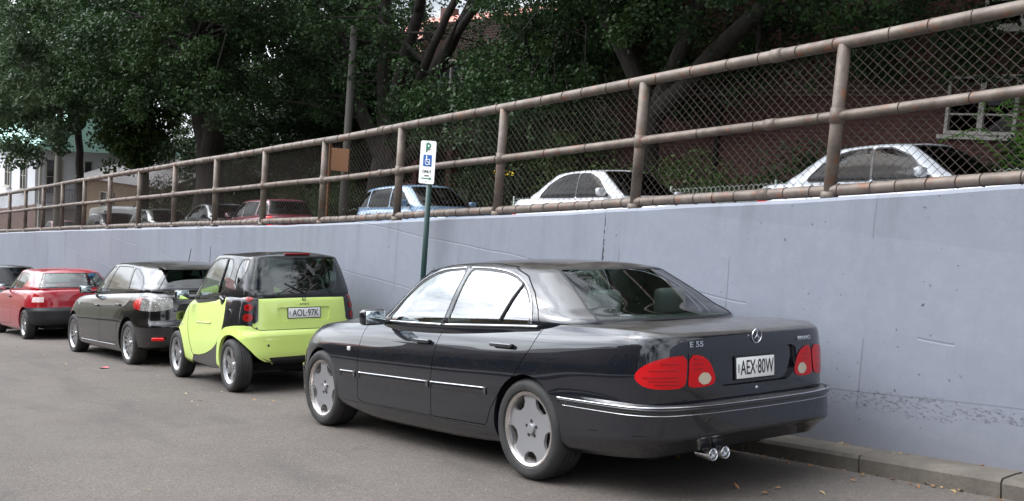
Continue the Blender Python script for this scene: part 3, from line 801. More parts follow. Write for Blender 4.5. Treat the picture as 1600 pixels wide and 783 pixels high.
def window(root, c, wd, ht, sg=1, nx=2, nz=2, fm=None, axis='Y', sill=True, ft=.06):
    """window whose outside faces +axis*sg, built as frame > pane, sill; c is the centre on the wall face"""
    M_ = {'Y': Matrix.Rotation(0 if sg < 0 else math.pi, 4, 'Z'), 'X': Matrix.Rotation(R(90) if sg > 0 else R(-90), 4, 'Z')}[axis]
    mb = MB(); h = wd/2; v = ht/2
    mb.box((-h,0,0), (ft,.10,ht+ft)); mb.box((h,0,0), (ft,.10,ht+ft)); mb.box((0,0,v), (wd-ft,.09,ft)); mb.box((0,0,-v), (wd-ft,.09,ft))
    for i in range(1, nx): mb.box((-h+wd*i/nx,0,0), (ft*(1.6 if nx == 2 else .6),.08,ht-ft))
    for i in range(1, nz): mb.box((0,.004,-v+ht*i/nz), (wd-ft,.05,ft*.5))
    f = mb.build('window', fm or M['frame_white'], root); f.matrix_local = Matrix.Translation(c) @ M_
    MB().quad((-h,.02,-v),(h,.02,-v),(h,.02,v),(-h,.02,v)).build('pane', M['wglass'], f, fix=False)
    if sill: MB().box((0,-.06,-v-ft-.02), (wd+.2,.16,.07)).build('sill', fm or M['frame_white'], f)
    return f
def block(mb, x0, x1, y0, y1, z0, z1): return mb.box(((x0+x1)/2,(y0+y1)/2,(z0+z1)/2), (x1-x0,y1-y0,z1-z0))
def brick_building():
    b = L2W(2, -14, up_z(2)); root = empty('apartment_building', b)
    tag(root, 'dark red brick apartment building with white windows behind the silver cars and the chain-link', 'building')
    # front face 2 m in front of the root origin, local x along the street
    block(MB(), -16, 11, -10, 2, -2.5, 11).build('wall', M['brick_red'], root)
    MB().box((-2.5,-4,11.15), (28,12.8,.3)).build('roof', M['tile_red'], root)
    # street-local window centres turned into building coordinates
    for wx, wz, wd, ht, nx, nz in ((3.80,3.98,1.2,.95,2,3),(3.0,5.85,1.3,1.3,2,3),(-5,4.3,1.5,1.3,2,3),(-5,7.4,1.5,1.3,2,3),(4,8.8,1.5,1.3,2,3),(9,8.8,1.5,1.3,2,3),(-.8,7.2,1.5,1.3,2,3)):
        p = L2W(wx, -12, wz) - b; window(root, (p.x, 2.02, p.z), wd, ht, 1, nx, nz)
    mb = MB()
    for z in (2.6, 5.7): mb.box((-2.5,2.02,z), (27,.06,.24))
    mb.build('brick_band', M['brick_dark'], root)
    for x in (1.2, 7.9): MB().tube([(x,2.07,-2.4),(x,2.07,11)], .05, 8).build('drainpipe', M['black_trim'], root, True)
M['brick_dark'] = m_brick('dark_brick', (.07,.03,.022), (.055,.022,.018))
brick_building()
def shop():
    b = L2W(21, -15, up_z(21)); root = empty('corner_shop', b)
    tag(root, 'shadowed shop with dark red columns and a small lit yellow sign behind the blue car', 'building')
    block(MB(), -4.0, 6.0, -8, 0, -1, 7.5).build('wall', M['brick_dark'], root)
    block(MB(), -4.2, 6.2, -.2, 1.7, 3.3, 3.55).build('awning', M['brown_wood'], root)
    for x in (-3.6, -1.2, 1.4, 3.4, 5.6): MB().box((x,1.5,1.2), (.26,.26,4.2)).build('column', M['col_red'], root)
    for x in (-2.4, .1, 2.4, 4.5): window(root, (x,.03,1.6), 1.7, 2.2, 1, 2, 1, M['brown_wood'], sill=False)
    window(root, (.9,.03,5.4), 1.4, 1.5, 1, 2, 2); window(root, (4.0,.03,5.4), 1.4, 1.5, 1, 2, 2)
    o = rbox('lit_sign', (-1.55,1.62,2.55), (.95,.05,.12), M['sign_lit'], root, .01)
    MB().lathe([(.001,.10),(.05,.08),(.12,0)], 16, c=(-1.4,1.35,3.2), axis='Z').build('warm_lamp', M['lamp_lit'], root, True)
M['brown_wood'] = mat('brown_wood', (.06,.035,.025), .6); M['col_red'] = mat('dark_red_paint', (.09,.016,.013), .55)
M['sign_lit'] = mat('lit_yellow_sign', (.6,.5,.05), .5, emit=(1,.75,.05), es=1.6); M['lamp_lit'] = mat('warm_lamp_glow', (.8,.5,.1), .5, emit=(1,.6,.15), es=2.0)
shop()
def far_roofs():
    for i, (x, y, z0, wx, wy, hh, rh, m, wm, lab) in enumerate([
        (44,-30,0, 22, 12, 10.2, 3.6, 'tile_red', 'brick_red', 'long house with a faded red tiled roof glimpsed through the middle tree'),
        (27,-27,0, 9, 9, 7.4, 3.0, 'tile_red', 'render_cream', 'smaller house with a pink tiled roof glimpsed left of the brick apartments')]):
        root = empty('house', L2W(x, y, up_z(x)+z0)); tag(root, lab, 'house')
        block(MB(), -wx/2, wx/2, -wy/2, wy/2, -2, hh).build('wall', M[wm], root)
        a = [(-wx/2-.5,-wy/2-.5,hh),(wx/2+.5,-wy/2-.5,hh),(wx/2+.5,wy/2+.5,hh),(-wx/2-.5,wy/2+.5,hh),(-wx/2+wy*.35,0,hh+rh),(wx/2-wy*.35,0,hh+rh)]
        MB().add(a, [(0,1,5,4),(1,2,5),(2,3,4,5),(3,0,4),(0,3,2,1)]).build('roof', M[m], root)
        for k in range(int(wx/3)): 
            for zz in (2.6, 6.0): window(root, (-wx/2+1.6+k*3, wy/2+.03, zz), 1.2, 1.5, 1, 2, 2)
        MB().box((wx*.2,0,hh+rh*.9), (.8,.8,1.6)).build('chimney', M['brick_red'], root)
far_roofs()
def green_roof_house():
    b = L2W(62, -12.4, up_z(62)); root = empty('terrace_house', b, (0,0,R(4)))
    tag(root, 'pale two-storey terrace house with a green metal roof and iron balcony at the far left', 'house')
    block(MB(), -5, 5, -4, 4, -1.0, 6.2).build('wall', M['render_pale'], root)
    a = [(-5.6,-4.5,6.2),(5.6,-4.5,6.2),(5.6,4.5,6.2),(-5.6,4.5,6.2),(-5.6,0,9.6),(5.6,0,9.6)]
    MB().add(a, [(0,1,5,4),(2,3,4,5),(3,0,4),(1,2,5),(0,3,2,1)]).build('roof', M['roof_green'], root)
    block(MB(), -5.9, -5.0, -3.9, 3.9, 3.0, 3.15).build('balcony_floor', M['render_pale'], root)
    mb = MB(); mb.box((-5.85,0,4.05), (.05,7.8,.06)); mb.box((-5.85,0,3.3), (.05,7.8,.05))
    for y in np.arange(-3.8, 3.9, .16): mb.box((-5.85,y,3.65), (.03,.035,.75))
    mb.build('balcony_rail', M['ironwork'], root)
    for y in (-2.6,-.6,1.4,3.0): window(root, (-5.04,y,4.7), .9, 1.9, -1, 2, 2, axis='X'); 
    for y in (-2.4,1.0): window(root, (-5.04,y,1.6), 1.0, 1.7, -1, 2, 2, axis='X')
    for y in (-3.85,3.85): MB().box((-5.4,y,2.8), (.14,.14,6.8)).build('verandah_post', M['frame_white'], root)
    for x in (-3,0,3): window(root, (x,4.04,4.6), 1.0, 1.6, 1, 2, 2); window(root, (x,4.04,1.6), 1.0, 1.6, 1, 2, 2)
    MB().box((2,0,9.6), (.9,.9,1.8)).build('chimney', M['render_pale'], root)
green_roof_house()
def tan_house():
    b = L2W(51, -14.6, up_z(51)); root = empty('brick_cottage', b, (0,0,R(12)))
    tag(root, 'tan brick cottage with a grey gabled roof behind the far parked cars', 'house')
    block(MB(), -4, 4, -4, 3, -1, 3.6).build('wall', M['brick_tan'], root)
    a = [(-4.5,-4.5,3.6),(4.5,-4.5,3.6),(4.5,3.5,3.6),(-4.5,3.5,3.6),(-4.5,-.5,4.9),(4.5,-.5,4.9)]
    MB().add(a, [(0,1,5,4),(2,3,4,5),(3,0,4),(1,2,5),(0,3,2,1)]).build('roof', M['roof_grey'], root)
    for x in (-2.2,1.6): window(root, (x,3.04,2.2), 1.3, 1.5, 1, 2, 2)
    for y in (-1.8,1.4): window(root, (-4.04,y,2.2), 1.2, 1.5, -1, 2, 2, axis='X')
    MB().box((-.2,3.03,1.1), (1.0,.08,2.2)).build('door', M['col_red'], root)
tan_house()
def slat_fence(x0, x1, y):
    b = L2W(x0, y, up_z(x0)); root = empty('paling_fence', b); tag(root, 'weathered brown paling fence beyond the far end of the railing', 'fence')
    mb = MB(); x = x0
    while x < x1:
        p = L2W(x, y, up_z(x)) - b; mb.box((p.x, 0, p.z+.75+random.uniform(-.02,.02)), (.09,.02,1.5)); x += .105
    mb.build('palings', M['paling'], root)
    mb = MB(); mb.tube([L2W(x, y-.03, up_z(x)+1.2)-b for x in np.linspace(x0, x1, 12)], .04, 6); mb.tube([L2W(x, y-.03, up_z(x)+.4)-b for x in np.linspace(x0, x1, 12)], .04, 6); mb.build('fence_rail', M['paling'], root)
M['paling'] = mat('weathered_paling', (.20,.13,.11), .85)
slat_fence(30.5, 58, -3.0)
def hoop_fence():
    y = -8.9; x0, x1 = -6.0, 13.0; b = L2W(x0, y, up_z(x0)+.12); root = empty('garden_fence', b); tag(root, 'low garden fence of woven wire hoops in front of the brick apartments', 'fence')
    mb = MB(); x = x0
    while x < x1:
        p = L2W(x, y, up_z(x)+.12)-b
        mb.tube([p+Vector((0,0,0)), p+Vector((0,0,1.0)), p+Vector((.03,0,1.06)), p+Vector((.075,0,1.09)), p+Vector((.12,0,1.06)), p+Vector((.15,0,1.0)), p+Vector((.15,0,-.02))], .006, 5); x += .105
    mb.build('hoops', M['hoopwire'], root, True)
    mb = MB()
    for h in (.3, .8): mb.tube([L2W(x, y, up_z(x)+.12+h)-b for x in np.linspace(x0, x1, 12)], .006, 5)
    mb.build('fence_wire', M['hoopwire'], root, True)
    for x in np.arange(x0, x1+.1, 2.37):
        p = L2W(float(x), y, up_z(float(x))+.12)-b; MB().tube([p, p+Vector((0,0,1.15))], .022, 8).build('post', M['hoopwire'], root, True)
M['hoopwire'] = mat('pale_green_wire', (.30,.34,.30), .5, .3)
hoop_fence()
def upole(x, y, h, r, label, arms=True, name='utility_pole', m=None):
    b = L2W(x, y, up_z(x)+.1); root = empty(name, b); tag(root, label, 'pole')
    MB().tube([(0,0,-.1),(0,0,h*.5),(0,0,h)], [r*1.15, r, r*.8], 12).build('shaft', m or M['pole_wood'], root, True)
    if arms:
        MB().box((0,0,h-.6), (.1,2.0,.1)).build('crossarm', M['pole_wood'], root)
        for yy in (-.9,-.4,.4,.9): MB().lathe([(.03,0),(.05,.05),(.03,.10),(.001,.12)], 10, c=(0,yy,h-.55), axis='Z').build('insulator', M['frame_white'], root, True)
M['pole_wood'] = mat('grey_pole', (.085,.078,.07), .8)
upole(20.0, -8.45, 6.0, .105, 'tall grey pole rising behind the railing, left of the parking sign', arms=False)
upole(44.0, -6.9, 6.6, .16, 'pale power pole in front of the green-roofed terrace', m=mat('pale_pole', (.30,.28,.24), .8))
# orange board on the pole's left
def board():
    b = L2W(20.4, -8.35, up_z(20.4)+.1); root = empty('notice_board', b); tag(root, 'orange board on a thin post beside the tall grey pole', 'sign')
    MB().box((.35,0,1.45), (.06,.06,3.0)).build('post', M['board'], root); rbox('board_panel', (-.25,0,2.45), (1.0,.04,.62), M['board'], root, .01)
M['board'] = mat('orange_board', (.15,.06,.018), .8)
board()
def bicycle():
    b = L2W(18.9, -8.3, up_z(18.9)+.13); root = empty('bicycle', b, (0,0,R(8))); tag(root, 'bicycle leaning by the tall grey pole', 'bicycle')
    for x in (-.5,.5):
        wv = empty('wheel', (x,0,.34), None, root)
        MB().tube([(.33*math.cos(a),0,.33*math.sin(a)) for a in np.linspace(0,2*math.pi,30,endpoint=False)], .018, 6, close=True).build('tyre', M['tyre'], wv, True)
        mb = MB()
        for k in range(14): a = k*math.pi/7; mb.tube([(0,0,0),(.32*math.cos(a),0,.32*math.sin(a))], .0015, 3)
        mb.build('spokes', M['satin'], wv)
    mb = MB(); P = {'b':(-.05,0,.30),'s':(-.2,0,.82),'h':(.36,0,.80),'r':(-.5,0,.34),'f':(.5,0,.34),'h2':(.40,0,.68)}
    for a, c in (('b','s'),('b','h2'),('s','h'),('r','b'),('r','s'),('f','h')): mb.tube([P[a],P[c]], .014, 8)
    mb.build('frame', mat('bicycle_frame', (.05,.05,.06), .4), root, True)
    MB().tube([(.28,-.28,.98),(.38,-.15,.98),(.37,0,.93),(.38,.15,.98),(.28,.28,.98)], .012, 8).build('handlebar', M['chrome'], root, True)
    rbox('saddle', (-.22,0,.90), (.26,.13,.06), M['black_trim'], root, .025)
bicycle()
# houses over the road, seen mirrored in paint and glass
def opposite():
    spec = [(4,17,11,7.0,'render_brown','roof_grey','brown rendered house with a grey hipped roof across the road, mirrored in the car windows'),
            (21,18,14,9.2,'brick_tan','roof_grey','long tan brick flats across the road, mirrored in the car doors'),
            (42,17,16,8.4,'render_cream','tile_red','cream house with a red roof far down the other side of the road')]
    for x, y, wx, hh, wm, rm, lab in spec:
        root = empty('house', L2W(x, y, 0)); tag(root, lab, 'house'); wy = 8
        block(MB(), -wx/2, wx/2, -wy/2, wy/2, -2, hh-2.0).build('wall', M[wm], root); h2 = hh-2.0
        a = [(-wx/2-.6,-wy/2-.6,h2),(wx/2+.6,-wy/2-.6,h2),(wx/2+.6,wy/2+.6,h2),(-wx/2-.6,wy/2+.6,h2),(-wx/2+wy*.4,0,h2+2.4),(wx/2-wy*.4,0,h2+2.4)]
        MB().add(a, [(0,1,5,4),(1,2,5),(2,3,4,5),(3,0,4),(0,3,2,1)]).build('roof', M[rm], root)
        for k in range(int(wx/2.6)):
            for zz in (1.7, 4.7): window(root, (-wx/2+1.4+k*2.6, -wy/2-.03, zz), 1.2, 1.5, -1, 2, 2)
        MB().box((0,-wy/2-.05,.2), (1.0,.08,2.2)).build('door', M['col_red'], root)
opposite()
# ---------------------------------------------------------------- generic car assembly
def pl(xs, zs): return lambda x: float(np.interp(x, xs, zs))
def body_net(out, top, bot, prof, wts):
    """out: [(x,y)], top/bot: edge heights per station, prof: dict r/s/f -> [(off, frac)], wts: (r, s, f) blend per station"""
    K = len(out); J = len(prof['s']); net = []
    P = np.array(out, float)
    for k in range(K):
        # inward plan normal
        if k == 0: n = np.array([1.0, 0])
        elif k == K-1: n = np.array([-1.0, 0])
        else:
            t = P[k+1]-P[k-1]; t /= np.linalg.norm(t); n = np.array([t[1], -t[0]])
        w_ = np.array(wts[k], float); w_ /= w_.sum(); row = []
        for j in range(J):
            off = w_[0]*prof['r'][j][0] + w_[1]*prof['s'][j][0] + w_[2]*prof['f'][j][0]
            fr = w_[0]*prof['r'][j][1] + w_[1]*prof['s'][j][1] + w_[2]*prof['f'][j][1]
            x, y = P[k] + n*off
            if k in (0, K-1): y = 0
            row.append((x, max(y, 0), bot[k]+(top[k]-bot[k])*fr))
        net.append(row)
    return net
def cabin_net(base, roof, bulge=.02, rnd=(.055, .022)):
    """base/roof: [(x,y,z)] from rear centre to front centre; adds barrel and a rounded roof edge"""
    net = []; B = np.array(base, float); T = np.array(roof, float); K = len(B)
    for k in range(K):
        if k == 0: n = np.array([-1.0, 0])
        elif k == K-1: n = np.array([1.0, 0])
        else:
            t = B[k+1]-B[k-1]; t = t[:2]/np.linalg.norm(t[:2]); n = np.array([-t[1], t[0]])
        row = [B[k] + np.array([0, 0, -.07])]
        for f in (0, .33, .66, .93):
            p = B[k]*(1-f)+T[k]*f; b = bulge*4*f*(1-f); p = p + np.array([n[0]*b, n[1]*b, 0]); row.append(p)
        row.append(T[k].copy()); c = T[k].copy(); c[:2] -= n*rnd[0]; c[2] += rnd[1]; row.append(c)
        if k in (0, K-1):
            for r in row: r[1] = 0
        net.append(row)
    return net
def mirror(root, x, y, z, pm, sg=1, size=(.09, .17, .115), glassm=None):
    e = empty('door_mirror', (x, sg*y, z), None, root)
    o = rbox('mirror_shell', (0, 0, 0), size, pm, e, .035, 4)
    rbox('mirror_glass', (-size[0]/2-.001, 0, 0), (.006, size[1]*.84, size[2]*.78), M['mirror'], e, .003, 2)
    rbox('mirror_arm', (.0, -sg*size[1]*.6, -size[2]*.35), (.05, .10, .035), M['black_trim'], e, .012)
    return e
M['mirror'] = mat('mirror_glass', (.75,.85,.9), .02, 1.0)
def glaze(c, faces, fields, parent_of, glassm, trimm, names, trim_w=.014, frame_m=None):
    """cuts windows out of cabin shell c: each opening = trim band + glass set 4 mm in"""
    out = faces; res = []
    for f, nm in zip(fields, names):
        ins, out = cut(c, out, (lambda f: lambda V, A: f(V, A) - trim_w)(f))
        gl, tr = cut(c, ins, f)
        res.append((nm, gl, tr))
    return res, out

def interior_cut(sh, cap, base, shrink=.05):
    P = [(p[0], p[1]) for p in base]; P = P + [(x, -y) for x, y in P[1:-1][::-1]]
    g = psd(P)
    return cut(sh, cap, lambda V, A: np.where(A[:, 1] >= .98, g(V[:, :2]) + shrink, 1.0))
def underbody(root, xa, xb, hw, z=.19):
    mb = MB(); mb.box(((xa+xb)/2, 0, z+.05), (xb-xa, 2*hw, .10)); o = mb.build('underbody', M['under'], root)
    return o

# ---------------------------------------------------------------- black executive sedan
def sedan_black():
    pm = paint('black_car_paint', (.005,.0062,.0105), 0.0, .3, dust=.42, ior=1.7)
    M['merc_paint'] = pm
    root = empty('parked_sedan', (0,0,0), (0, SLOPE, 0))
    tag(root, 'black four-door sedan with flat silver wheels and red tail lamps, nearest to the camera', 'car', 'cars parked in a line along the wall')
    out = [(-1.165,0),(-1.157,.35),(-1.128,.62),(-1.065,.782),(-.93,.862),(-.50,.890),(0,.898),(.9,.904),(1.9,.900),(2.8,.888),(3.18,.852),(3.42,.765),(3.58,.58),(3.655,.30),(3.675,0)]
    top = [.968,.968,.968,.972,.985,.992,.985,.948,.915,.875,.822,.765,.74,.74,.74]
    bot = [.290,.288,.28,.272,.262,.235,.21,.165,.155,.20,.20,.20,.20,.20,.20]
    prof = {'r': [(.12,0),(.055,.09),(.0,.165),(.0,.385),(.012,.405),(.050,.412),(.044,.60),(.048,.88),(.058,.965),(.095,1.0)],
            's': [(.085,0),(.045,.04),(.012,.16),(.004,.40),(.0,.44),(.0,.47),(.010,.70),(.034,.82),(.070,.92),(.125,1.0)],
            'f': [(.08,0),(.02,.08),(.0,.25),(.0,.50),(.01,.54),(.06,.56),(.09,.70),(.16,.87),(.22,.95),(.33,1.0)]}
    S_ = (0,1,0)
    wts = [(1,0,0),(1,0,0),(1,0,0),(1,.15,0),(.7,.4,0),(.15,1,0),S_,S_,S_,(0,1,0),(0,1,.1),(0,.7,.5),(0,.2,1),(0,0,1),(0,0,1)]
    net = body_net(out, top, bot, prof, wts)
    spine = pl([-1.2,-1.0,-.5,.5,2.2,2.8,3.2,3.5], [.985,.99,1.005,.97,.965,.93,.87,.80])
    L = loft(net, 340, 56, (spine, -.75, 3.15), 16, 1.6)
    F = L.F
    F = arch(L, F, 0.0, .335, .335, pm, root); F = arch(L, F, 2.85, .335, .33, pm, root)
    # lamps (arc, z)
    lid, F = cut(L, F, arcz([(.36,.70),(.375,.672),(.44,.660),(.573,.660),(.556,.849),(.47,.843),(.40,.80)], rnd=.03))
    gapl, lid2 = [], lid
    outer, F = cut(L, F, arcz([(.588,.660),(.74,.658),(.82,.667),(.87,.688),(.90,.725),(.88,.765),(.82,.806),(.73,.836),(.570,.850)], rnd=.05))
    # plate recess
    rec, F = cut(L, F, lambda V, A: np.where((A[:, 1] < 1) & (V[:, 0] < -.8), psd([(-.30,.662),(.30,.662),(.385,.735),(.375,.852),(-.375,.852),(-.385,.735)], .01)(V[:, 1:3]), 1.0))
    # panel gaps
    lidline = arcz([(.598,.995),(.567,.845),(.583,.66),(.60,.588),(-.5,.588),(-.5,.590),(.595,.590),(.578,.66),(.562,.845),(.593,.995)], .0015)
    # doors
    fdoor = [(2.175,.30),(2.165,.60),(2.15,.96),(1.013,1.10),(1.02,.93),(1.05,.80),(1.088,.50),(1.093,.285),(1.4,.282),(2.10,.275)]
    rdoor = [(1.093,.285),(1.088,.50),(1.05,.80),(1.02,.93),(1.013,1.10),(-.07,1.10),(-.079,.955),(-.03,.84),(.10,.67),(.27,.53),(.37,.42),(.425,.30)]
    ff, fr_ = side(fdoor, 0, .5), side(rdoor, 0, .5)
    w2 = .0035
    wall_only = lambda g: (lambda V, A: np.where(A[:, 1] <= 1.0005, g(V, A), 1.0))
    a, F = cut(L, F, wall_only(lambda V, A: ff(V, A)-w2)); fd, g1 = cut(L, a, lambda V, A: ff(V, A)+w2)
    b, F = cut(L, F, wall_only(lambda V, A: fr_(V, A)-w2)); rd, g2 = cut(L, b, lambda V, A: fr_(V, A)+w2)
    gl_, F = cut(L, F, lidline)
    rb, F = cut(L, F, lambda V, A: np.where(V[:, 0] < -.335, V[:, 2]-.552, 1.0)); gb2, rb = cut(L, rb, lambda V, A: np.abs(V[:, 2]-(.415-.02*np.abs(V[:, 1])))-.0022)
    fb, F = cut(L, F, lambda V, A: np.where(V[:, 0] > 3.22, V[:, 2]-.50, 1.0))
    cap = [(i) for i in F if L.A[list(i), 1].max() > .985]
    F = [i for i in F if L.A[list(i), 1].max() <= .985]
    base = [(-.53,0,.995),(-.51,.32,.995),(-.43,.585,.99),(-.33,.72,.985),(-.10,.800,.98),(.35,.828,.96),(1.0,.838,.935),(1.5,.832,.92),(1.90,.80,.915),(2.03,.735,.92),(2.2,.55,.935),(2.33,.28,.95),(2.37,0,.955)]
    roof = [(.085,0,1.345),(.095,.28,1.338),(.12,.48,1.322),(.24,.578,1.318),(.42,.625,1.330),(.68,.645,1.345),(1.0,.652,1.35),(1.28,.648,1.34),(1.47,.632,1.318),(1.55,.585,1.318),(1.60,.44,1.335),(1.64,.22,1.345),(1.65,0,1.348)]
    inn, cap = interior_cut(L, cap, base)
    # bonnet and boot lines drawn as gaps on the cap
    bon = lambda V, A: np.where((A[:, 1] >= .9) & (V[:, 0] > 1.8), np.abs(np.abs(V[:, 1]) - np.interp(V[:, 0], [1.9,2.3,3.0,3.5], [.75,.73,.66,.50])) - .003, 1.0)
    gb, cap = cut(L, cap, bon)
    bt = lambda V, A: np.where((A[:, 1] >= .9) & (V[:, 0] < -.45), np.abs(np.abs(V[:, 1]) - np.interp(V[:, 0], [-1.1,-.9,-.6,-.45], [.60,.63,.66,.66])) - .003, 1.0)
    gt, cap = cut(L, cap, bt)
    fl, bp = [], []
    emit(L, 'body', [(F+cap, pm, 0), (g1+g2+gb+gt+gl_, M['gap'], -.004)], root)
    emit(L, 'rear_bumper', [(rb, pm, .004), (gb2, M['gap'], 0)], root); emit(L, 'front_bumper', [(fb, pm, .004)], root)
    emit(L, 'cabin_floor', [(inn, M['interior'], -.03)], root)
    l1, r1 = lr(L, fd); l2, r2 = lr(L, rd)
    doors = {}
    for nm, q in (('fl', l1), ('fr', r1), ('rl', l2), ('rr', r2)):
        doors[nm] = emit(L, 'front_door' if nm[0] == 'f' else 'rear_door', [(q, pm, 0)], root)
    # lamps
    for q in lr(L, outer):
        o = emit(L, 'tail_lamp', [(q, M['merc_lamp'], .004)], root)
        sg = 1 if sum(L.V[i][1] for i in q[0]) > 0 else -1
        for z_, a1 in ((.685,.80),(.705,.83),(.725,.85),(.765,.83),(.80,.77)):
            rn_ = level_path(L, lambda x: z_, lambda x, y, a: .60 < a < a1 and y*sg > 0 and x < -.5, .004)
            if rn_: strip(rn_, .0035, .003, MB()).build('lens_rib', M['lens_dark'], o, True, fix=False)
    sep = lambda V, A: np.hypot((A[:, 0]-.448)/.050, (V[:, 2]-.708)/.036)-1
    rv, lidr = cut(L, lid, lambda V, A: sep(V, A))
    for q, q2 in zip(lr(L, lidr), lr(L, rv)):
        o = emit(L, 'inner_tail_lamp', [(q, M['merc_lamp'], .004)], root)
        emit(L, 'reversing_lens', [(q2, M['lens_rev'], .006)], o)
        sg = 1 if sum(L.V[i][1] for i in q[0]) > 0 else -1
        for z_ in (.765, .795, .822): 
            for rn_ in [level_path(L, lambda x: z_, lambda x, y, a: .43+(z_-.76)*.6 < a < .55 and y*sg > 0 and x < -.6, .004)]: 
                if rn_: strip(rn_, .0035, .003, MB()).build('lens_rib', M['lens_dark'], o, True, fix=False)
    # recess
    emit(L, 'plate_recess', [(rec, pm, -.022)], root)
    P_ = [(-.38,.664),(.38,.664),(.385,.852),(-.385,.852)]
    mb = MB()
    rr = [(-.30,.650),(.30,.650),(.396,.735),(.386,.862),(-.386,.862),(-.396,.735)]
    for i in range(6):
        (y0, z0), (y1, z1) = rr[i], rr[(i+1) % 6]; xa = surf_x(L, y0, z0); xb = surf_x(L, y1, z1)
        mb.quad((xa-.001, y0, z0), (xb-.001, y1, z1), (xb+.026, y1*.98, z1-.004), (xa+.026, y0*.98, z0-.004))
    mb.build('recess_edge', pm, root, True, fix=False)
    # cabin
    Cn = loft(cabin_net(base, roof, .022, (.06, .022)), 300, 34, (pl([0,.2,.7,1.0,1.4,1.7], [1.366,1.383,1.402,1.404,1.390,1.365]), .25, 1.45), 14, 1.2)
    Fc = Cn.F
    fw = [(1.80,.948),(1.015,.954),(.955,1.330),(1.20,1.318),(1.36,1.288),(1.50,1.236),(1.66,1.11)]
    rw = [(.945,.955),(.06,.985),(.055,1.02),(.12,1.12),(.24,1.215),(.36,1.272),(.50,1.307),(.70,1.325),(.895,1.331)]
    rearw = lambda V, A: np.where((V[:, 0] < .35) & (A[:, 1] < .99), np.maximum(np.abs(V[:, 1]) - np.interp(V[:, 2], [1.01,1.33], [.625,.475]), np.maximum(1.022-V[:, 2], (V[:, 2]-1.328))), 1.0)
    frontw = lambda V, A: np.where((V[:, 0] > 1.4) & (A[:, 1] < .99), np.maximum(np.abs(V[:, 1]) - np.interp(V[:, 2], [.96,1.33], [.70,.545]), np.maximum(.965-V[:, 2], (V[:, 2]-1.322))), 1.0)
    res, Fc = glaze(Cn, Fc, [side(fw, .002, .3, .045), side(rw, .002, .3, .045), rearw, frontw], None, None, None, ['front_window', 'rear_window', 'rear_windscreen', 'windscreen'], .012)
    # frames of the doors on the cabin
    fdc = side([(2.2,.80),(2.05,.93),(1.90,1.0),(1.72,1.13),(1.55,1.26),(1.38,1.335),(1.20,1.362),(.945,1.372),(1.02,.93),(1.03,.80)], 0, .3)
    rdc = side([(1.03,.80),(1.02,.93),(.945,1.372),(.72,1.372),(.46,1.350),(.28,1.29),(.12,1.18),(.0,1.06),(-.06,.975),(-.079,.80)], 0, .3)
    a, Fc = cut(Cn, Fc, lambda V, A: fdc(V, A)-w2); fdc_, g3 = cut(Cn, a, lambda V, A: fdc(V, A)+w2)
    b, Fc = cut(Cn, Fc, lambda V, A: rdc(V, A)-w2); rdc_, g4 = cut(Cn, b, lambda V, A: rdc(V, A)+w2)
    emit(Cn, 'roof', [(Fc, pm, 0), (g3+g4, M['gap'], -.004)], root)
    l1, r1 = lr(Cn, fdc_); l2, r2 = lr(Cn, rdc_)
    for nm, q in (('fl', l1), ('fr', r1), ('rl', l2), ('rr', r2)): emit(Cn, 'door_frame', [(q, pm, 0)], doors[nm])
    for nm, g, t in res:
        if 'screen' in nm: emit(Cn, nm, [(g, M['glass'], -.003), (t, M['black_trim'], .001)], root)
        else:
            for sd_, q, tq in zip('lr', lr(Cn, g), lr(Cn, t)):
                emit(Cn, 'window', [(q, M['glass_side'], -.004), (tq, M['black_trim'], .001)], doors[nm[0]+sd_])
    # quarter-light divider, belt chrome, window surround
    for sg in (1, -1):
        mb = MB(); pts = []
        for t in np.linspace(0, 1, 8):
            x = .355+(.275-.355)*0 + (.262-.355)*0; x = .365 + (.30-.365)*t*0 - .0*t; z = .985+(1.245-.985)*t; x = .375-.085*t
            x = .345 + (.235-.345)*t*0 - .0; x = np.interp(z, [.98,1.24], [.352,.262]); pts.append((x, sg*(surf_y(Cn, x, z)+.001), z))
        mb.tube(pts, .011, 6); mb.build('window_divider', M['black_trim'], root, True)
    for nm, xa, xb in (('fl', 1.035, 1.80), ('fr', 1.035, 1.80), ('rl', -.03, 1.01), ('rr', -.03, 1.01)):
        sg = 1 if nm[1] == 'l' else -1; mb = MB(); pts = []
        for x in np.linspace(xa, xb, 24):
            z = np.interp(x, [-.03,.4,1.0,1.8], [.972,.960,.940,.933]); pts.append((x, sg*(surf_y(Cn, x, z+.005)+.004), z))
        mb.tube(pts, .009, 6); mb.build('belt_strip', M['chrome'], doors[nm], True)
    for nm, curve in (('f', [(1.83,.965),(1.70,1.092),(1.52,1.245),(1.37,1.302),(1.20,1.333),(.965,1.346)]), ('r', [(.93,1.346),(.70,1.342),(.50,1.322),(.35,1.286),(.23,1.228),(.11,1.130),(.038,1.02),(.03,.985)])):
        for sg, sd_ in ((1, 'l'), (-1, 'r')):
            c = np.array(curve); d = np.concatenate([[0], np.cumsum(np.linalg.norm(np.diff(c, axis=0), axis=1))]); q = pchip(d, c, np.linspace(0, d[-1], 30))
            mb = MB(); mb.tube([(x, sg*(surf_y(Cn, x, z)+.002), z) for x, z in q], .006, 6); mb.build('window_trim', M['chrome'], doors[nm+sd_], True)
    # side rub strips with chrome insert
    zf = pl([.35,1.1,2.5], [.531,.511,.486])
